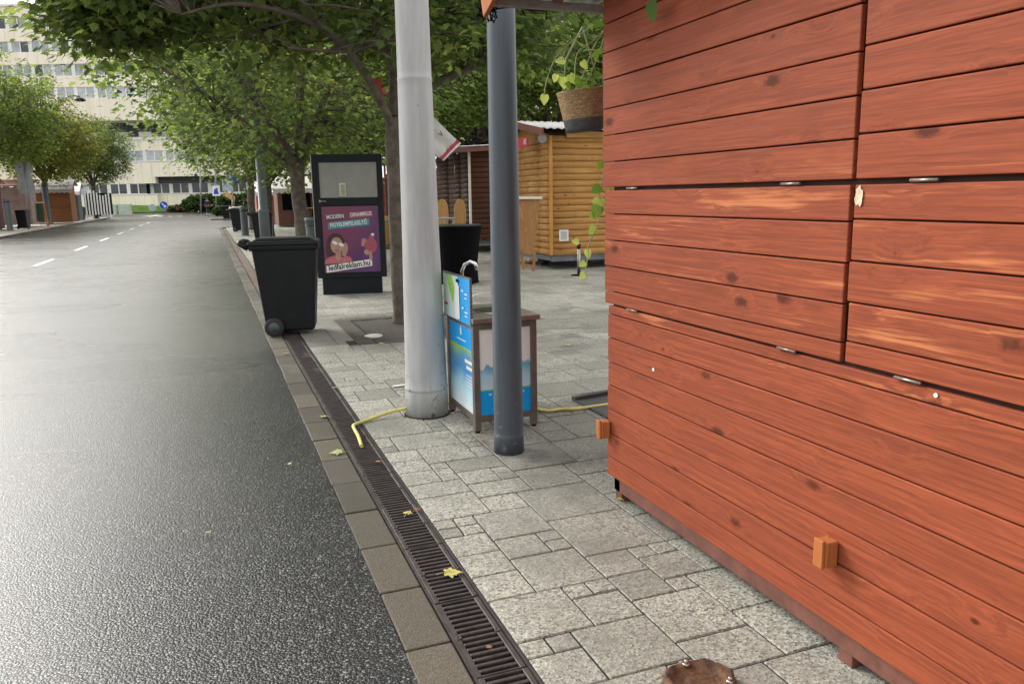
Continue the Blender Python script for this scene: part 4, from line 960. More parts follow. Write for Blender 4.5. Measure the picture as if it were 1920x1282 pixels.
# red cabin behind the poster cabinet
rx_, ry_ = 5.6, 26.5
rc_ = cabin('dark red boarded cabin with an open truss behind the poster cabinet', rx_, ry_, 3.0, 3.0, .2, 2.15, m_redwall, m_redwall, m_fascia, 15)
roof_sheet((rx_-.4,ry_-.4,2.62), (rx_-.4,ry_+3.4,2.62), (rx_+3.3,ry_-.4,2.78), (rx_+3.3,ry_+3.4,2.78), 22, .016, .004).build('roof_sheet', m_sheet, rc_, world=True)
o = MB(); o.bar((rx_,ry_,2.16), (rx_,ry_,2.62), .06, .06); o.box(rx_-.03,rx_+3,ry_-.04,ry_-.005,2.152,2.22)
for k in range(5): o.bar((rx_+.05+k*.55,ry_-.02,2.22), (rx_+.32+k*.55,ry_-.02,2.62), .04, .04); o.bar((rx_+.60+k*.55,ry_-.02,2.22), (rx_+.35+k*.55,ry_-.02,2.62), .04, .04)
o.build('truss', m_fascia, rc_, world=True)
wb = thing('wooden_barrel', 'pale upright wooden barrel between the poster cabinet and the tree trunk', 'barrel', (4.86, 23.4, 0))
o = MB(); o.lathe([(.22,0),(.26,.2),(.28,.45),(.27,.7),(.22,.95),(.2,.95)], n=20); o.build('staves', m_tablewood, wb)
for z in (.12,.8): o = MB(); o.lathe([(.258 if z < .5 else .26,z),(.262 if z < .5 else .258,z+.05)], n=20); o.build('hoop', m_steel, wb)

# banner hanging from the tree side
fb = thing('banner_flag', 'white cloth banner with a crimson lower edge hanging left of the dark brown cabin', 'banner', P(822,260,11))
o = MB(); a, b, c_, d_ = P(800,205,11), P(856,262,11.05), P(824,296,11), P(780,250,10.95)
N_ = 8
for i in range(N_+1):
    for j in range(N_+1):
        p = a.lerp(b, i/N_).lerp(d_.lerp(c_, i/N_), j/N_); p = p+Vector((0, .03*math.sin(j*1.3+i*.4), 0)); o.v.append(tuple(p))
for i in range(N_):
    for j in range(N_): k = i*(N_+1)+j; o.face((k, k+N_+1, k+N_+2, k+1), 0 , True)
o.build('cloth', m_awning, fb, world=True)
e1, e2 = P(863,268,11.05), P(831,301,11.0)
o = MB(); o.bar(b.lerp(e1,.05), c_.lerp(e2,.05), .012, .004); n_ = Vector((0,-.01,0)); o.hexa([b+n_, c_+n_, e2.lerp(c_,.25)+n_, e1.lerp(b,.25)+n_, b, c_, e2.lerp(c_,.25), e1.lerp(b,.25)])
o.build('crimson_band', m_redprint, fb, world=True)
o = MB(); o.tube([e1, e2], .012, 8); o.build('pole', m_white, fb, world=True)
dd = (b-a).normalized(); nn = Vector((0,-1,0)); up_ = dd.cross(nn).normalized(); up_ = up_ if up_.z > 0 else -up_
text('V', .10, m_black, fb, wmat(fb).inverted() @ basis(tuple((c_-b).normalized()*-1), tuple(-dd), (0,-1,0), tuple(P(827,252,10.93))))

# black-draped bar table, board-backed chairs, folded table, barrier post
bt = thing('bar_table', 'tall bar table under a black stretch cloth behind the fountain', 'bar table', (4.02, 13.25, 0)); bt.scale = (1.12, 1.12, 1)
o = MB(); n = 24
prof = [(.31,0),(.3,.12),(.305,.35),(.32,.5),(.345,.75),(.375,.94),(.39,1.0)]
b0 = len(o.v)
for r_, z in prof:
    for j in range(n): a = 2*math.pi*j/n; rr_ = r_*(1+(.06*math.cos(4*a) if z < .3 else 0)); o.v.append((rr_*math.cos(a), rr_*math.sin(a), z*.985))
for i in range(len(prof)-1):
    for j in range(n): o.face((b0+i*n+j, b0+i*n+(j+1)%n, b0+(i+1)*n+(j+1)%n, b0+(i+1)*n+j), 0, True)
o.build('stretch_cloth', m_black, bt)
o = MB(); o.lathe([(.37,.985),(.39,.987),(.39,1.008),(.37,1.012)], n=28); o.build('table_top', m_adframe, bt)
gt = thing('low_table', 'grey topped table in front of the dark brown cabin', 'table', (4.75, 17.2, 0))
o = MB(); o.box(-.75,.35,-.35,.35,1.0,1.035); o.build('table_top', m_signback, gt, bev=.01)
for x in (-.7,.3):
    for yy in (-.3,.3): o = MB(); o.bar((x,yy,0),(x,yy,1.0),.04,.04); o.build('leg', m_steel, gt)
def surfboard(label, px, ytop, ybot, yd):
    t = thing('rounded_board', label, 'board', P(px, 430, yd), 0, 'rounded boards behind the table')
    o = MB(); top = P(px, ytop, yd); bot = P(px, ybot, yd); h = top.z-bot.z; w_ = .155
    pts = [(-w_*.8,0),(w_*.8,0),(w_,h*.4),(w_*.95,h*.62)]+[(w_*.95*math.cos(R(a)), h*.62+h*.38*math.sin(R(a))) for a in range(20,170,18)]+[(-w_*.95,h*.62),(-w_,h*.4)]
    c_ = Vector((bot.x, bot.y, bot.z)); tilt = .10
    o.prism([(c_.x+u+tilt*v*.6, c_.y+v*.12, c_.z+v) for u, v in pts], (0,.03,0)); o.build('board', m_tablewood, t, world=True, bev=.006)
    o = MB(); o.bar((c_.x-.1,c_.y+.05,0),(c_.x-.1,c_.y+.05,bot.z),.03,.03); o.bar((c_.x+.1,c_.y+.05,0),(c_.x+.1,c_.y+.05,bot.z),.03,.03); o.build('stand', m_black, t, world=True)
surfboard('left rounded wooden board, half hidden by the grey pole', 830, 373, 432, 18.2); surfboard('right rounded wooden board standing behind the grey topped table', 863, 373, 432, 18.2)
m_leantable = wood('leaning_table_board', 'Z', (.40, .20, .075), (.27, .125, .045), (.6, .4, .2), .3, .5, 60, .5)
ftb = thing('folded_table', 'folded wooden table leaning against the honey log cabin', 'folding table', (5.75, 14.0, 0))
o = MB(); A_, B_ = P(975,385,13.9), P(1012,385,13.9); C_, D_ = P(978,475,13.9), P(1000,478,13.9)
tl = [P(972,372,13.95), P(1014,372,13.95), P(1011,390,13.93), P(1001,474,13.8), P(996,478,13.8), P(979,476,13.8), P(974,468,13.8)]
o.prism(tl[::-1], (0,.045,0)); o.build('table_top', m_leantable, ftb, world=True, bev=.006)
o = MB(); o.bar(P(968,371,13.93), P(1016,371,13.93), .05, .05); o.build('top_edge', m_cream, ftb, world=True)
for a, b in (((978,478),(981,505)),((1002,470),(998,508))):
    o = MB(); o.bar(P(*a,13.86), P(*b,13.86)+Vector((0,-.05,0)), .045, .045); o.build('leg', m_leantable, ftb, world=True)
o = MB(); o.bar(P(981,497,13.83), P(1000,499,13.83), .06, .04); o.build('stretcher', m_leantable, ftb, world=True)
o = MB(); b = o.lathe([(.02,-.02),(.06,-.02),(.06,.02),(.02,.02)], n=14); o.v = [(x, z, y_) for x, y_, z in o.v]; c_ = P(990,487,13.9); o.v = [(x+c_.x, y_+c_.y, z+c_.z) for x, y_, z in o.v]; o.build('hub', m_steel, ftb, world=True)
bp = thing('barrier_post', 'short metal barrier post standing before the honey cabin', 'post', (6.40, 13.35, 0))
o = MB(); o.lathe([(.15,0),(.15,.012),(.04,.02)], n=20); o.build('base_plate', m_black, bp)
o = MB(); o.lathe([(.032,.015),(.032,.5)], n=14); o.build('tube', m_steel, bp)
o = MB(); o.lathe([(.037,.5),(.04,.52),(.04,.575),(.02,.585)], n=14); o.build('cap', m_adframe, bp)

# ------------------------------------------------------------------ right-hand street furniture further off
lp = thing('lamp_post', 'slim grey lamp post rising into the trees behind the big black bin', 'lamp post', (1.38, 22.0, 0))
o = MB(); o.lathe([(.135,0),(.135,1.18),(.145,1.19),(.145,1.24),(.115,1.26),(.10,3.6),(.085,5.2),(.07,6.2)], n=20); o.build('shaft', m_poledark if False else surf('slate_pole_paint', (.14,.165,.18), .45, var=.2, sc_=2), lp)
o = MB(); o.tube([(0,0,6.1),(-.25,0,6.45),(-.9,0,6.6)], [.05,.045,.04], 8); o.box(-1.5,-.85,-.11,.11,6.55,6.65); o.build('lamp_head', m_signback, lp)
def bollard(label, loc, h, r_, group=None):
    t = thing('bollard', label, 'bollard', loc, 0, group)
    o = MB(); o.lathe([(r_*1.05,0),(r_*1.05,.03),(r_,.05),(r_,h-.08),(r_*.95,h-.02),(r_*.6,h)], n=18); o.build('column', m_greyplastic, t)
    o = MB(); o.lathe([(r_*1.03,h-.22),(r_*1.03,h-.17)], n=18); o.build('ring', m_adframe, t); return t
bollard('dark grey bollard between the two black bins on the near pavement', (1.43, 35.6, 0), 1.25, .15, 'grey bollards')
bollard('dark grey green bollard before the maroon stall', (-9.93, 49.4, .09), 1.72, .15, 'grey bollards')
bollard('dark grey bollard column beside the trestle board', (-10.0, 61, .09), 2.75, .17, 'grey bollards')
ps = thing('parking_sign', 'blue square parking sign above a pale plate on a post', 'road sign', (1.55, 56, 0))
o = MB(); o.tube([(.1,0,0),(.1,0,3.6)], .05, 8); o.build('post', m_signback, ps)
def ysq(o, x0, x1, z0, z1, y0, y1): return o.box(x0, x1, y0, y1, z0, z1)
c_ = aty(437,331,56)-Vector((1.55,56,0))
o = MB(); ysq(o, c_.x-.38, c_.x+.38, c_.z-.42, c_.z+.42, -.06, -.03); pn = o.build('blue_plate', m_signblue, ps, bev=.01)
text('P', .62, m_white, pn, basis((1,0,0),(0,0,1),(0,-1,0),(c_.x-.1, -.063, c_.z+.05)), bold=.01)
c2 = aty(427,345,56)-Vector((1.55,56,0))
o = MB(); ysq(o, c2.x-.35, c2.x+.3, c2.z-.45, c2.z+.25, -.15, -.12); o.build('pale_plate', surf('pale_blue_plate', (.5,.6,.68), .5), ps, bev=.01)
an = thing('notice_board', 'orange and white slanted notice on a post near the far bins', 'notice', P(433,372,58))
o = MB(); o.tube([P(437,372,58.2), P(437,410,58.2)], .09, 8); o.build('post', m_greyplastic, an, world=True)
o = MB(); q_ = [P(421,358,58), P(440,368,58), P(440,378,58), P(421,368,58)]; o.prism(q_, (0,.03,0)); o.build('panel', surf('orange_white_print', (.72,.45,.18), .5, var=.5, sc_=6), an, world=True)
def stall(label, loc, w_, d, h, wall, aw, name='market_stall', rz=0, awn=.7, posts=True, open_=False):
    t = thing(name, label, 'market stall', loc, rz, 'stalls further along the street')
    o = MB()
    if open_:
        for x in (0, w_-.07):
            for yy in (0, d-.07): o.box(x, x+.07, yy, yy+.07, 0, h)
        o.box(0.07, w_-.07, .0, .05, .0, .95); o.box(.08, w_-.08, d-.05, d, 0, h)
    else: o.box(0, w_, 0, d, .08, h)
    o.build('body', wall, t, bev=.01)
    o = MB(); o.prism([(-.25,-awn,h-.25),(-.25,d*.45,h+.45),(-.25,d+.25,h+.05),(-.25,d+.25,h+.01),(-.25,d*.45,h+.4),(-.25,-awn,h-.3)], (w_+.5,0,0)); o.build('awning', aw, t)
    o = MB(); n = int((w_+.5)/.3)
    for k in range(n): x = -.25+k*(w_+.5)/n; o.poly([(x,-awn-.003,h-.28),(x+(w_+.5)/n,-awn-.003,h-.28),(x+(w_+.5)/n*.98,-awn-.003,h-.46),(x+(w_+.5)/n*.5,-awn-.003,h-.52),(x+.01,-awn-.003,h-.46)])
    o.build('valance', aw, t)
    return t
# right side, beyond the row of maples
a = aty(517,404,47)
s_r = stall('red doored stall under a long white canopy behind the maple trunks', (3.6, 45.2, 0), 3.4, 2.5, 2.3, m_redframe, m_awning, awn=.8)
o = MB(); o.box(2.05,3.05,-.06,-.03,.12,2.0); o.build('red_door', surf('oxide_red_door', (.26,.045,.035), .5, var=.15), s_r)
o = MB(); o.box(.25,1.75,-.04,-.015,.9,1.95); o.build('dark_counter', m_black, s_r)
s_o = stall('orange red stall under a rounded white awning at the street corner', (3.0, 54, 0), 1.6, 2.2, 2.2, surf('orange_red_stall_paint', (.42,.13,.07), .6, var=.2, sc_=2), m_awning)
tb = thing('trestle_table', 'narrow bar table with pale top in front of the red doored stall', 'table', (4.55, 37, 0))
o = MB(); o.box(-.7,.7,-.3,.3,1.06,1.1); o.build('table_top', m_tablewood_x, tb, bev=.008)
for s_ in (-1,1): o = MB(); o.bar((s_*.1,-.1,1.06),(s_*.25,-.2,0),.05,.05); o.build('leg', m_black if s_ < 0 else m_white, tb)
pc_ = thing('parasol', 'closed white parasol standing beside the red door', 'parasol', (6.1, 44, 0))
o = MB(); o.lathe([(.04,0),(.04,.5)], n=8); o.build('pole', m_steel, pc_)
o = MB(); o.lathe([(.12,.45),(.3,.6),(.26,1.6),(.2,2.5),(.05,2.8)], n=12); o.build('cover', m_awning, pc_)
o = MB(); o.box(-1, 1.6, 0, 1.5, 0, .12); tag(o.build('traffic_island', m_kerb, bev=.04), 'low kerbed island carrying the distant black bin', 'traffic island'); bpy.data.objects['traffic_island'].location = (1.2, 66, -.02)
shrub('large rounded hedge shrub beyond the walking person', (.3, 112, 0), 3.2, 2.0, 1.15, 3600, m_hedge, .34, 7)
shrub('second dark hedge shrub right of the large rounded one', (4.6, 108, 0), 3.2, 2.2, 1.15, 3200, m_hedge, .34, 8)
shrub('low bright clipped shrub beside the distant bin', (1.35, 84, 0), .85, .7, .45, 1500, m_hedge, .2, 9)
shrub('pink flowering bed at the right end of the lawn', (-3.2, 118, .1), 1.9, 1.0, .45, 1500, m_flower, .28, 10, 'flower_bed', 'flower bed')

# walking person
pe = thing('person', 'person in dark jacket and trousers walking away along the road', 'person', (.05, 90, 0))
def skin(name, verts, edges, m, parent):
    me = bpy.data.meshes.new(name); me.from_pydata([v[:3] for v in verts], edges, []); me.materials.append(m)
    ob = bpy.data.objects.new(name, me); COL.objects.link(ob); ob.parent = parent
    me.skin_vertices or me.attributes
    md = ob.modifiers.new('skin', 'SKIN'); md.use_smooth_shade = True
    lay = me.skin_vertices[0] if me.skin_vertices else None
    return ob, me, md
def skinfig(name, verts, edges, m, parent):
    import bmesh
    me = bpy.data.meshes.new(name); bm = bmesh.new(); lay = bm.verts.layers.skin.verify()
    vs = [bm.verts.new(v[:3]) for v in verts]
    for v, q_ in zip(vs, verts): v[lay].radius = (q_[3], q_[3]*(q_[4] if len(q_) > 4 else 1))
    vs[0][lay].use_root = True
    for a, b in edges: bm.edges.new((vs[a], vs[b]))
    bm.to_mesh(me); bm.free(); me.materials.append(m)
    ob = bpy.data.objects.new(name, me); COL.objects.link(ob); ob.parent = parent
    ob.modifiers.new('skin', 'SKIN').use_smooth_shade = True
    sd_ = ob.modifiers.new('sub', 'SUBSURF'); sd_.levels = 1; sd_.render_levels = 1
    return ob
m_skinp = surf('skin', (.45,.27,.2), .6); m_jkt = surf('dark_navy_cloth', (.018,.02,.028), .85); m_trs = surf('charcoal_cloth', (.025,.024,.025), .85)
skinfig('body', [(0,0,.95,.13),(0,0,1.2,.14),(0,0,1.42,.13),(0,.01,1.52,.055),(0,.02,1.6,.085),(0,.02,1.7,.09),(0,.02,1.76,.06),
 (.18,0,1.42,.06),(.23,-.04,1.15,.048),(.24,.08,.92,.035),(.24,.1,.84,.035),(-.18,0,1.42,.06),(-.23,.04,1.15,.048),(-.24,-.06,.92,.035),(-.24,-.07,.84,.035),
 (.09,0,.9,.085),(.1,.15,.5,.06),(.1,.05,.09,.045),(.1,.16,.04,.04),(-.09,0,.9,.085),(-.1,-.06,.5,.06),(-.1,-.32,.18,.045),(-.1,-.26,.06,.04)],
 [(0,1),(1,2),(2,3),(3,4),(4,5),(5,6),(2,7),(7,8),(8,9),(9,10),(2,11),(11,12),(12,13),(13,14),(0,15),(15,16),(16,17),(17,18),(0,19),(19,20),(20,21),(21,22)], m_skinp, pe)
skinfig('jacket', [(0,0,.92,.165),(0,0,1.2,.175),(0,0,1.43,.15),(.19,0,1.43,.075),(.24,-.04,1.15,.065),(.25,.08,.93,.052),(-.19,0,1.43,.075),(-.24,.04,1.15,.065),(-.25,-.06,.93,.052)],
 [(0,1),(1,2),(2,3),(3,4),(4,5),(2,6),(6,7),(7,8)], m_jkt, pe)
skinfig('trousers', [(0,0,.95,.15),(.095,0,.86,.10),(.1,.15,.5,.08),(.1,.06,.12,.065),(-.095,0,.86,.10),(-.1,-.06,.5,.08),(-.1,-.31,.2,.065)], [(0,1),(1,2),(2,3),(0,4),(4,5),(5,6)], m_trs, pe)
o = MB(); o.lathe([(.02,1.79),(.07,1.775),(.1,1.73),(.1,1.66),(.085,1.6),(.03,1.59)], (0,-.005,0), 14); o.build('hair', m_hair, pe)
for x, yy, z in ((.1,.12,.0),(-.1,-.28,.03)): o = MB(); o.box(x-.045, x+.045, yy-.1, yy+.16, z, z+.085); o.build('shoe', m_white, pe, bev=.02)

# ------------------------------------------------------------------ left-hand side of the street
stall('maroon stall under a cream awning at the left edge', (-13.6, 49.5, .09), 2.9, 2.6, 2.5, m_maroon, m_yawning, rz=R(0), awn=.8)
shed = thing('timber_stall', 'grey weathered striped stall behind the round signs', 'market stall', (-11.9, 56, .09), 0, 'stalls further along the street')
o = MB()
for k in range(16): o.t = rnd(0,1); o.box(0, 1.9, -.02, .0, .15+k*.14, .15+k*.14+.13)
o.box(.02,1.88,.001,2,.15,2.39); o.build('boarding', surf('pinkish_grey_boards', (.30,.21,.185), .7, var=.25, sc_=3), shed)
o = MB(); o.prism([(-.2,-.3,2.5),(-.2,2.2,2.9),(-.2,2.2,2.85),(-.2,-.3,2.45)], (2.3,0,0)); o.build('roof', m_fascia, shed)
s_b = stall('brown boarded stall with its counter shutter down by the far kerb', (-11.3, 63.5, .09), 2.4, 2.4, 2.6, m_brownstall, m_sheet, awn=.5)
o = MB(); o.box(.1,2.3,-.05,-.02,1.05,1.15); o.build('counter', m_redframe, s_b)
s_w = stall('small pale canopied stall beyond the brown stall', (-11.0, 70, .09), 1.7, 2.0, 2.5, m_greyplastic, m_awning, awn=.5)
o = MB(); o.lathe([(.3,-.02),(.3,.02)], n=18); o.v = [(x+.5, z-.04, y_+1.75) for x, y_, z in o.v]; o.build('round_blue_sign', surf('pale_blue_disc', (.25,.5,.75), .4), s_w)
# striped panels: separate folding screens of white slats
def screen(label, x0, y0, n):
    t = thing('slatted_screen', label, 'screen', (x0, y0, .09), 0, 'white slatted screens')
    o = MB()
    for k in range(n): hh_ = 2.25+.25*math.sin(k*.8); o.box(k*.23, k*.23+.12, 0, .03, .35, hh_)
    o.build('slats', m_white, t)
    o = MB(); o.box(0,n*.23-.1,.031,.07,.45,.55); o.box(0,n*.23-.1,.031,.07,1.7,1.8); o.box(-.05,n*.23-.05,.08,1.2,.35,2.2); o.build('rail', m_black, t)
    o = MB(); o.box(-.05,.05,.0,.4,0,.34); o.box(n*.23-.2,n*.23-.1,0,.4,0,.34); o.build('foot', m_white, t); return t
screen('left white slatted screen beside the pale canopied stall', -11.7, 76.5, 6); screen('right white slatted screen behind the dark bin', -9.9, 78.5, 9)
# folded parasols
def parasol(label, loc):
    t = thing('parasol', label, 'parasol', loc, 0, 'closed grey parasols')
    o = MB(); o.lathe([(.05,0),(.05,1.2)], n=8); o.lathe([(.3,0),(.3,.08)], n=10); o.build('pole', m_steel, t)
    o = MB(); o.lathe([(.1,1.1),(.22,1.3),(.2,2.4),(.16,3.2),(.03,3.5)], n=10); o.build('cover', surf('grey_parasol_cloth', (.32,.34,.38), .8, var=.3, sc_=3), t); return t
parasol('closed grey parasol standing left of the white slatted screens', (-9.75, 70.6, .09)); parasol('closed grey parasol beside the last far bin', (-9.95, 84, .09))
# road signs seen from behind
rs = thing('road_sign', 'two round sign backs and a square plate on a leaning grey post', 'road sign', gr(55,431)+Vector((0,0,.09)))
bs = rs.location
o = MB(); o.tube([bs, aty(45,305,bs.y)], .05, 8); o.build('post', m_signback, rs, world=True)
for px, py, r_ in ((44,317,.46),(48,351,.46)):
    c_ = aty(px, py, bs.y); b = MB(); b.lathe([(r_,-.01),(r_,.01),(r_*.97,.015)], n=24); b.v = [(c_.x+x, c_.y+.07+z, c_.z+y_) for x, y_, z in b.v]; b.build('round_plate', m_signback, rs, world=True)
c_ = aty(46,334,bs.y); o = MB(); o.box(c_.x-.4, c_.x+.4, c_.y+.05, c_.y+.07, c_.z-.22, c_.z+.14); o.build('square_plate', m_signback, rs, world=True)
# trestle board (A-frame)
af = thing('a_frame_board', 'green chalkboard in an orange wooden trestle on the far pavement', 'a-frame board', (-10.05, 57.4, .09))
o = MB(); o.bar((-.62,0,0),(-.5,.25,1.5),.09,.06); o.build('leg', m_cream, af); o = MB(); o.bar((.62,0,0),(.42,.25,1.5),.11,.07); o.build('leg', m_orange_block, af)
o = MB(); o.box(-.55,.5,.2,.28,1.42,1.5); o.bar((-.6,0,.2),(.6,0,.2),.06,.06); o.build('cross_rail', m_cream, af)
o = MB(); o.prism([(-.45,.05,.3),(.42,.05,.3),(.36,.22,1.4),(-.4,.22,1.4)], (0,.02,0)); o.build('chalkboard', surf('green_chalkboard', (.03,.075,.05), .6, var=.4, sc_=2), af)
# far lamp post above the left trees
fl2 = thing('lamp_post', 'arched street lamp rising above the yellowing maple', 'lamp post', (-12.4, 68, .09))
c_ = aty(116,190,68); top = c_-Vector((-12.4,68,.09)); e_ = aty(138,181,68)-Vector((-12.4,68,.09)); h_ = aty(150,187,68)-Vector((-12.4,68,.09))
o = MB(); o.tube([(0,0,0),(0,0,4),(top.x,0,top.z)], [.1,.09,.06], 10); o.tube([(top.x,0,top.z),(e_.x-.3,0,e_.z),(e_.x,0,e_.z+.05),(h_.x,0,e_.z)], .05, 8); o.build('post', m_greyplastic, fl2)
o = MB(); o.lathe([(.08,.16),(.3,.08),(.38,0),(.36,-.1),(.2,-.14)], (h_.x, 0, h_.z), 14); o.build('lamp_head', m_adframe, fl2)
# glass barriers by the roundabout
for k, (p0, p1, l) in enumerate((((199,402),(220,402),'left greenish glass barrier by the lawn'),((222,402),(249,402),'right greenish glass barrier by the lawn'))):
    a, b = aty(p0[0],p0[1],100), aty(p1[0],p1[1],100); t = thing('glass_barrier', l, 'barrier', (a.x, 100, 0), 0, 'glass barriers by the lawn')
    o = MB(); o.box(.05, b.x-a.x-.05, -.02, .02, .1, 1.25); o.build('panel', m_glasspanel, t)
    for x in (0, b.x-a.x-.05): o = MB(); o.box(x, x+.05, -.04, .04, 0, 1.3); o.build('post', m_steel, t)
# roundabout lawn, a low mound
o = MB(); n = 36; lc = Vector((-10.5, 122, 0)); b0 = len(o.v)
for r_, z in ((1,.02),(.92,.3),(.72,.7),(.4,.95),(.12,1.05)):
    for j in range(n): a = 2*math.pi*j/n; o.v.append((lc.x+8.5*r_*math.cos(a), lc.y+6*r_*math.sin(a), z+.05*noise.noise(Vector((j*.9,r_*5,0)))))
for i in range(4):
    for j in range(n): o.face((b0+i*n+j, b0+i*n+(j+1)%n, b0+(i+1)*n+(j+1)%n, b0+(i+1)*n+j), 0, True)
o.face([b0+4*n+j for j in range(n)]); struct(o.build('lawn', m_grass))
o = MB()
for j in range(40):
    a0, a1 = 2*math.pi*j/40, 2*math.pi*(j+.94)/40; Q = lambda r_, a, z: (lc.x+8.5*r_*math.cos(a), lc.y+6*r_*math.sin(a), z); o.t = rnd(0,1)
    o.hexa([Q(1.001,a0,-.05),Q(1.04,a0,-.05),Q(1.04,a1,-.05),Q(1.001,a1,-.05),Q(1.001,a0,.14),Q(1.04,a0,.14),Q(1.04,a1,.14),Q(1.001,a1,.14)])
struct(o.build('kerb', m_kerb))
for px, l, m, arrow in ((286,'smaller pale round traffic sign low before the lawn', surf('weathered_blue_plate', (.30,.42,.45), .5), False),(307,'round blue traffic sign with a white arrow before the lawn', m_signblue, True)):
    c_ = aty(px, 385 if arrow else 389, 108); t = thing('traffic_sign', l, 'traffic sign', (c_.x, 108, 0))
    o = MB(); o.tube([(0,.03,0),(0,.03,c_.z)], .05, 8); o.build('post', m_signback, t)
    r_ = .46 if arrow else .4
    b = MB(); b.lathe([(r_,-.012),(r_,.012)], n=24); b.v = [(x, z-.04, y_+c_.z) for x, y_, z in b.v]; pl_ = b.build('plate', m, t)
    o = MB(); o.lathe([(r_*1.08,-.01),(r_*1.08,.01)], n=24); o.v = [(x, z-.02, y_+c_.z) for x, y_, z in o.v]; o.build('rim', m_white, pl_)
    if arrow:
        o = MB(); o.bar((-.2,-.058,c_.z+.22),(.14,-.058,c_.z-.14),.006,.12); o.poly([(.26,-.06,c_.z-.26),(.24,-.06,c_.z+.06),(-.06,-.06,c_.z-.24)]); o.build('arrow', m_white, pl_)
for k, (px, y0, y1, l) in enumerate(((377,300,400,'thin grey lamp post before the office block'),(405,290,392,'thin pale mast before the hedge'))):
    a = aty(px, y1, 104); b = aty(px-2, y0, 104); t = thing('lamp_post', l, 'lamp post', (a.x, 104, 0))
    o = MB(); o.tube([(0,0,0),(b.x-a.x,0,b.z)], .09, 8); o.build('shaft', m_signback, t)
    o = MB(); o.tube([(b.x-a.x,0,b.z),(b.x-a.x-1,0,b.z+.12)], .06, 6); o.box(b.x-a.x-1.7,b.x-a.x-.9,-.15,.15,b.z+.08,b.z+.2); o.build('lamp_head', m_signback, t)
bs2 = thing('traffic_sign', 'blue and white pictogram sign on the pale mast by the hedge', 'traffic sign', aty(405,358,103.5))
o = MB(); o.box(-.42,.42,-.04,.0,-.6,.6); p_ = o.build('plate', m_white, bs2); o = MB(); o.poly([(-.3,-.045,-.4),(.3,-.045,-.4),(.12,-.045,.4),(-.2,-.045,.15)]); o.build('pictogram', m_signblue, p_)

# ------------------------------------------------------------------ office block closing the street
fd = Vector((.934, -.356, 0)).normalized(); fn_ = Vector((-.356, -.934, 0)).normalized()
P0 = aty(200, 386, 125); P0.z = 0
ob = thing('office_block', 'long cream panelled office block with ribbon windows closing the street', 'building', P0, math.atan2(fd.y, fd.x))
# local: x along the facade, -y towards the camera
def fbox(name, m, *bs_):
    o = MB()
    for b in bs_: o.box(*b)
    return o.build(name, m, ob)
X0, X1 = -45, 34
fbox('facade_wall', m_facade, (X0,7.2,0,6,-.5,2.55),(7.21,X1,1.2,7,-.5,2.55),(X0,7.2,0,6,3.98,6.93),(X0,X1,0.002,6.5,8.40,9.85))
fbox('projecting_bay', m_facade, (7.21,X1,-.6,6,4.85,6.93))
fbox('recess', m_recess, (X0+1,X1-1,2.2,6,9.851,12.35),(7.21,X1,.9,7,4.0,4.849))
fbox('ledge', m_facwhite, (X0,X1,-.12,2.1,9.851,10.25))
for k in range(12): fbox('recess_window', m_white, (-12+k*3.3,-10.2+k*3.3,2.15,2.19,10.45,11.1))
fbox('facade_wall', m_facade, (X0,X1,-1.6,6,12.351,15.35),(X0,X1,-.75,6,16.90,18.32),(X0,X1,-.75,6,19.90,21.45),(X0,X1,-.75,6,22.87,24.48),(X0,X1,-.75,6,25.9,27.3))
fbox('parapet', m_facwhite, (X0,X1,-.95,6,27.301,27.6))
fbox('floor_core', m_recess, (X0+.3,X1-.3,.4,5.8,15.351,16.899),(X0+.3,X1-.3,.4,5.8,18.321,19.899),(X0+.3,X1-.3,.4,5.8,21.451,22.869),(X0+.3,X1-.3,.4,5.8,24.481,25.899),(X0+.3,X1-.3,1.5,5.8,6.931,8.399),(X0+.3,X1-.3,1.9,5.8,2.551,3.99))
fbox('sill', m_facwhite, (X0,7.2,-.08,-.001,2.45,2.56),(7.21,X1,1.1,1.199,2.45,2.56),(X0,7.2,-.08,-.001,6.90,6.98),(7.21,X1,-.68,-.601,6.90,6.98))
fbox('back_block', m_facade, (X0,X1,7.3,16,0,26.8))
pitch = 2.72
wr = random.Random(9)
for z0, z1, yo, dark in ((2.56,3.97,.06,1),(6.99,8.39,.06,0),(15.36,16.89,-.66,0),(18.33,19.89,-.66,0),(21.46,22.86,-.66,0),(24.49,25.89,-.66,0)):
    k = 0; x = -16.0
    while x < 22:
        yy = yo if (z0 > 3 or x+pitch < 7.3) else 1.26
        o = MB(); g_ = .5; ww = (pitch-g_-.14)/2
        o.box(x, x+g_, yy-.03, yy+.22, z0, z1, 0); o.box(x+g_+ww, x+g_+ww+.14, yy-.01, yy+.12, z0, z1, 0)
        for q in (0, 1):
            xa_ = x+g_+q*(ww+.14); mi = 2 if (dark and wr.random() < .75) or wr.random() < .08 else 1; o.t = wr.random()
            o.box(xa_+.002, xa_+ww-.002, yy+.06, yy+.09, z0+.06, z1-.06, mi); o.box(xa_+.002, xa_+ww-.002, yy+.02, yy+.1, z0, z0+.058, 0); o.box(xa_+.002, xa_+ww-.002, yy+.02, yy+.1, z1-.058, z1, 0)
        o.build('window', [m_facwhite, m_glass, m_glassdark], ob); x += pitch
for x in (1.5, 5.0, 8.8):
    o = MB(); o.lathe([(.45,.0),(.4,.2),(.1,.3)], (x, -.3, 11.8), 12); o.build('ceiling_lamp', m_white, ob)

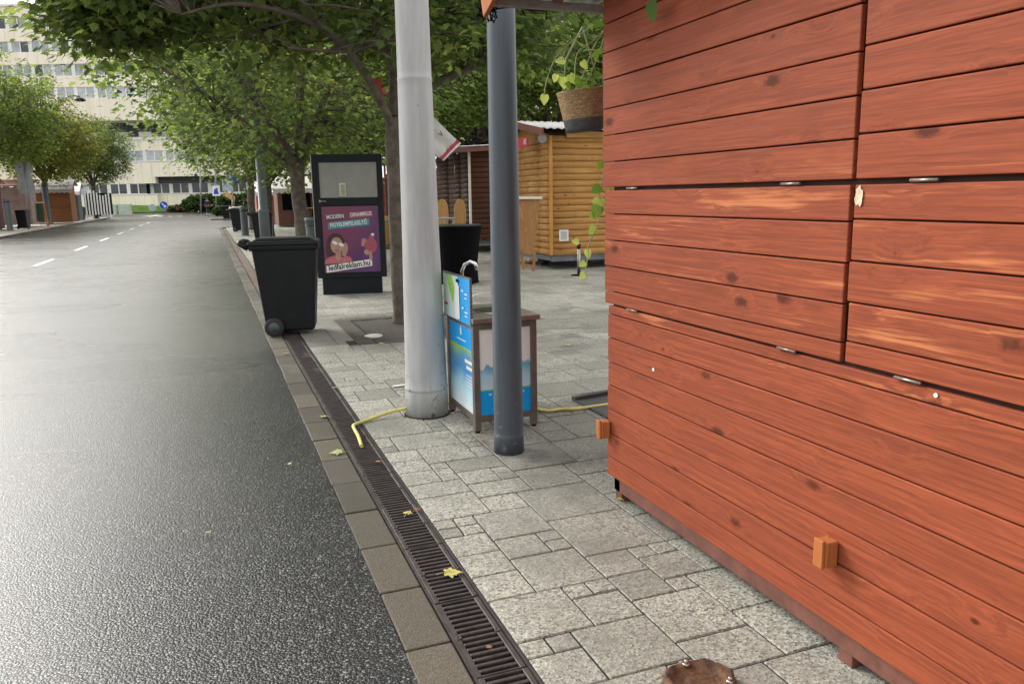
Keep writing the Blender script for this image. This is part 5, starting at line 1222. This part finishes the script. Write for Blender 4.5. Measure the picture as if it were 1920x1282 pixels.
# ------------------------------------------------------------------ fallen leaves
def fallen(px, py, s_, tone, m, label, z=.006, rz=0, group=None):
    p = gr(px, py, z); o = MB(); d = Vector((math.cos(rz), math.sin(rz), .02))
    add_leaf(o, Vector((0,0,.012)), d, Vector((rnd(-.2,.2), rnd(-.2,.2), 1)), s_, tone, True)
    o.tube([(0,0,.012), -d*s_*.25+Vector((0,0,.006)), -d*s_*.5+Vector((0,0,.004))], .0015, 4)
    ob_ = tag(o.build('fallen_leaf', m), label, 'leaf', group); ob_.location = p; return ob_
m_lfy = surf('fallen_yellow_leaf', (.42,.37,.11), .6, var=.4, sc_=30); m_lfb = surf('fallen_brown_leaf', (.22,.10,.04), .7, var=.4, sc_=30); m_lfg = surf('fallen_yellow_green_leaf', (.32,.36,.12), .6, var=.4, sc_=30)
fallen(640,848,.075,.9,m_lfg,'yellow green maple leaf on the kerb beside the hose end',rz=3.0)
fallen(835,1076,.075,.9,m_lfy,'large yellow maple leaf lying across the drain grating',rz=-.2)
fallen(762,966,.05,.9,m_lfy,'small curled yellow leaf on the edge of the grating',rz=.9)
fallen(779,958,.035,.5,m_lfb,'small brown leaf touching the slabs beside the grating',rz=.4)
fallen(712,868,.04,.4,m_lfb,'brown leaf on the grating just past the hose end',rz=2)
fallen(534,664,.06,.9,m_lfy,'pale leaf on the kerb before the black bin',rz=1)
fallen(612,782,.06,.9,m_lfg,'yellow leaf on the grating beyond the hose bend',rz=2.5)
fallen(625,728,.05,.9,m_lfy,'pale leaf at the slab edge left of the grey pole',rz=.3)
fallen(1167,939,.045,.9,m_lfy,'bright yellow leaf under the near foot of the stall',rz=1.5)
fallen(1014,790,.04,.9,m_lfy,'tan leaf beside the right foot of the fountain',rz=.2)
fallen(905,830,.035,.4,m_lfb,'brown leaf scrap in front of the fountain feet',rz=.2)
fallen(1066,569,.07,.4,m_lfb,'dark dry leaf on the open slabs beyond the fountain',rz=.6)
fallen(1062,648,.06,.8,m_lfy,'tan leaf on the open slabs right of the fountain',rz=.1)
fallen(388,1002,.03,.8,m_lfg,'tiny leaf stuck on the wet asphalt',rz=.8)
fallen(545,872,.03,.8,m_lfg,'tiny leaf on the asphalt near the kerb',rz=2)
fallen(920,1218,.025,.4,m_lfb,'small rust coloured leaf in the nearest grating',rz=2)
fallen(712,645,.06,.8,m_lfy,'tan leaf just left of the grey pole below the tree pit',rz=.1)

o = MB(); p_ = gr(750,723,.004); o.poly([(p_.x-.07,p_.y-.02,.006),(p_.x+.07,p_.y-.03,.012),(p_.x+.075,p_.y+.03,.008),(p_.x-.05,p_.y+.035,.005)])
tag(o.build('paper_scrap', m_white), 'flat white scrap of paper on the slabs left of the grey pole', 'paper')
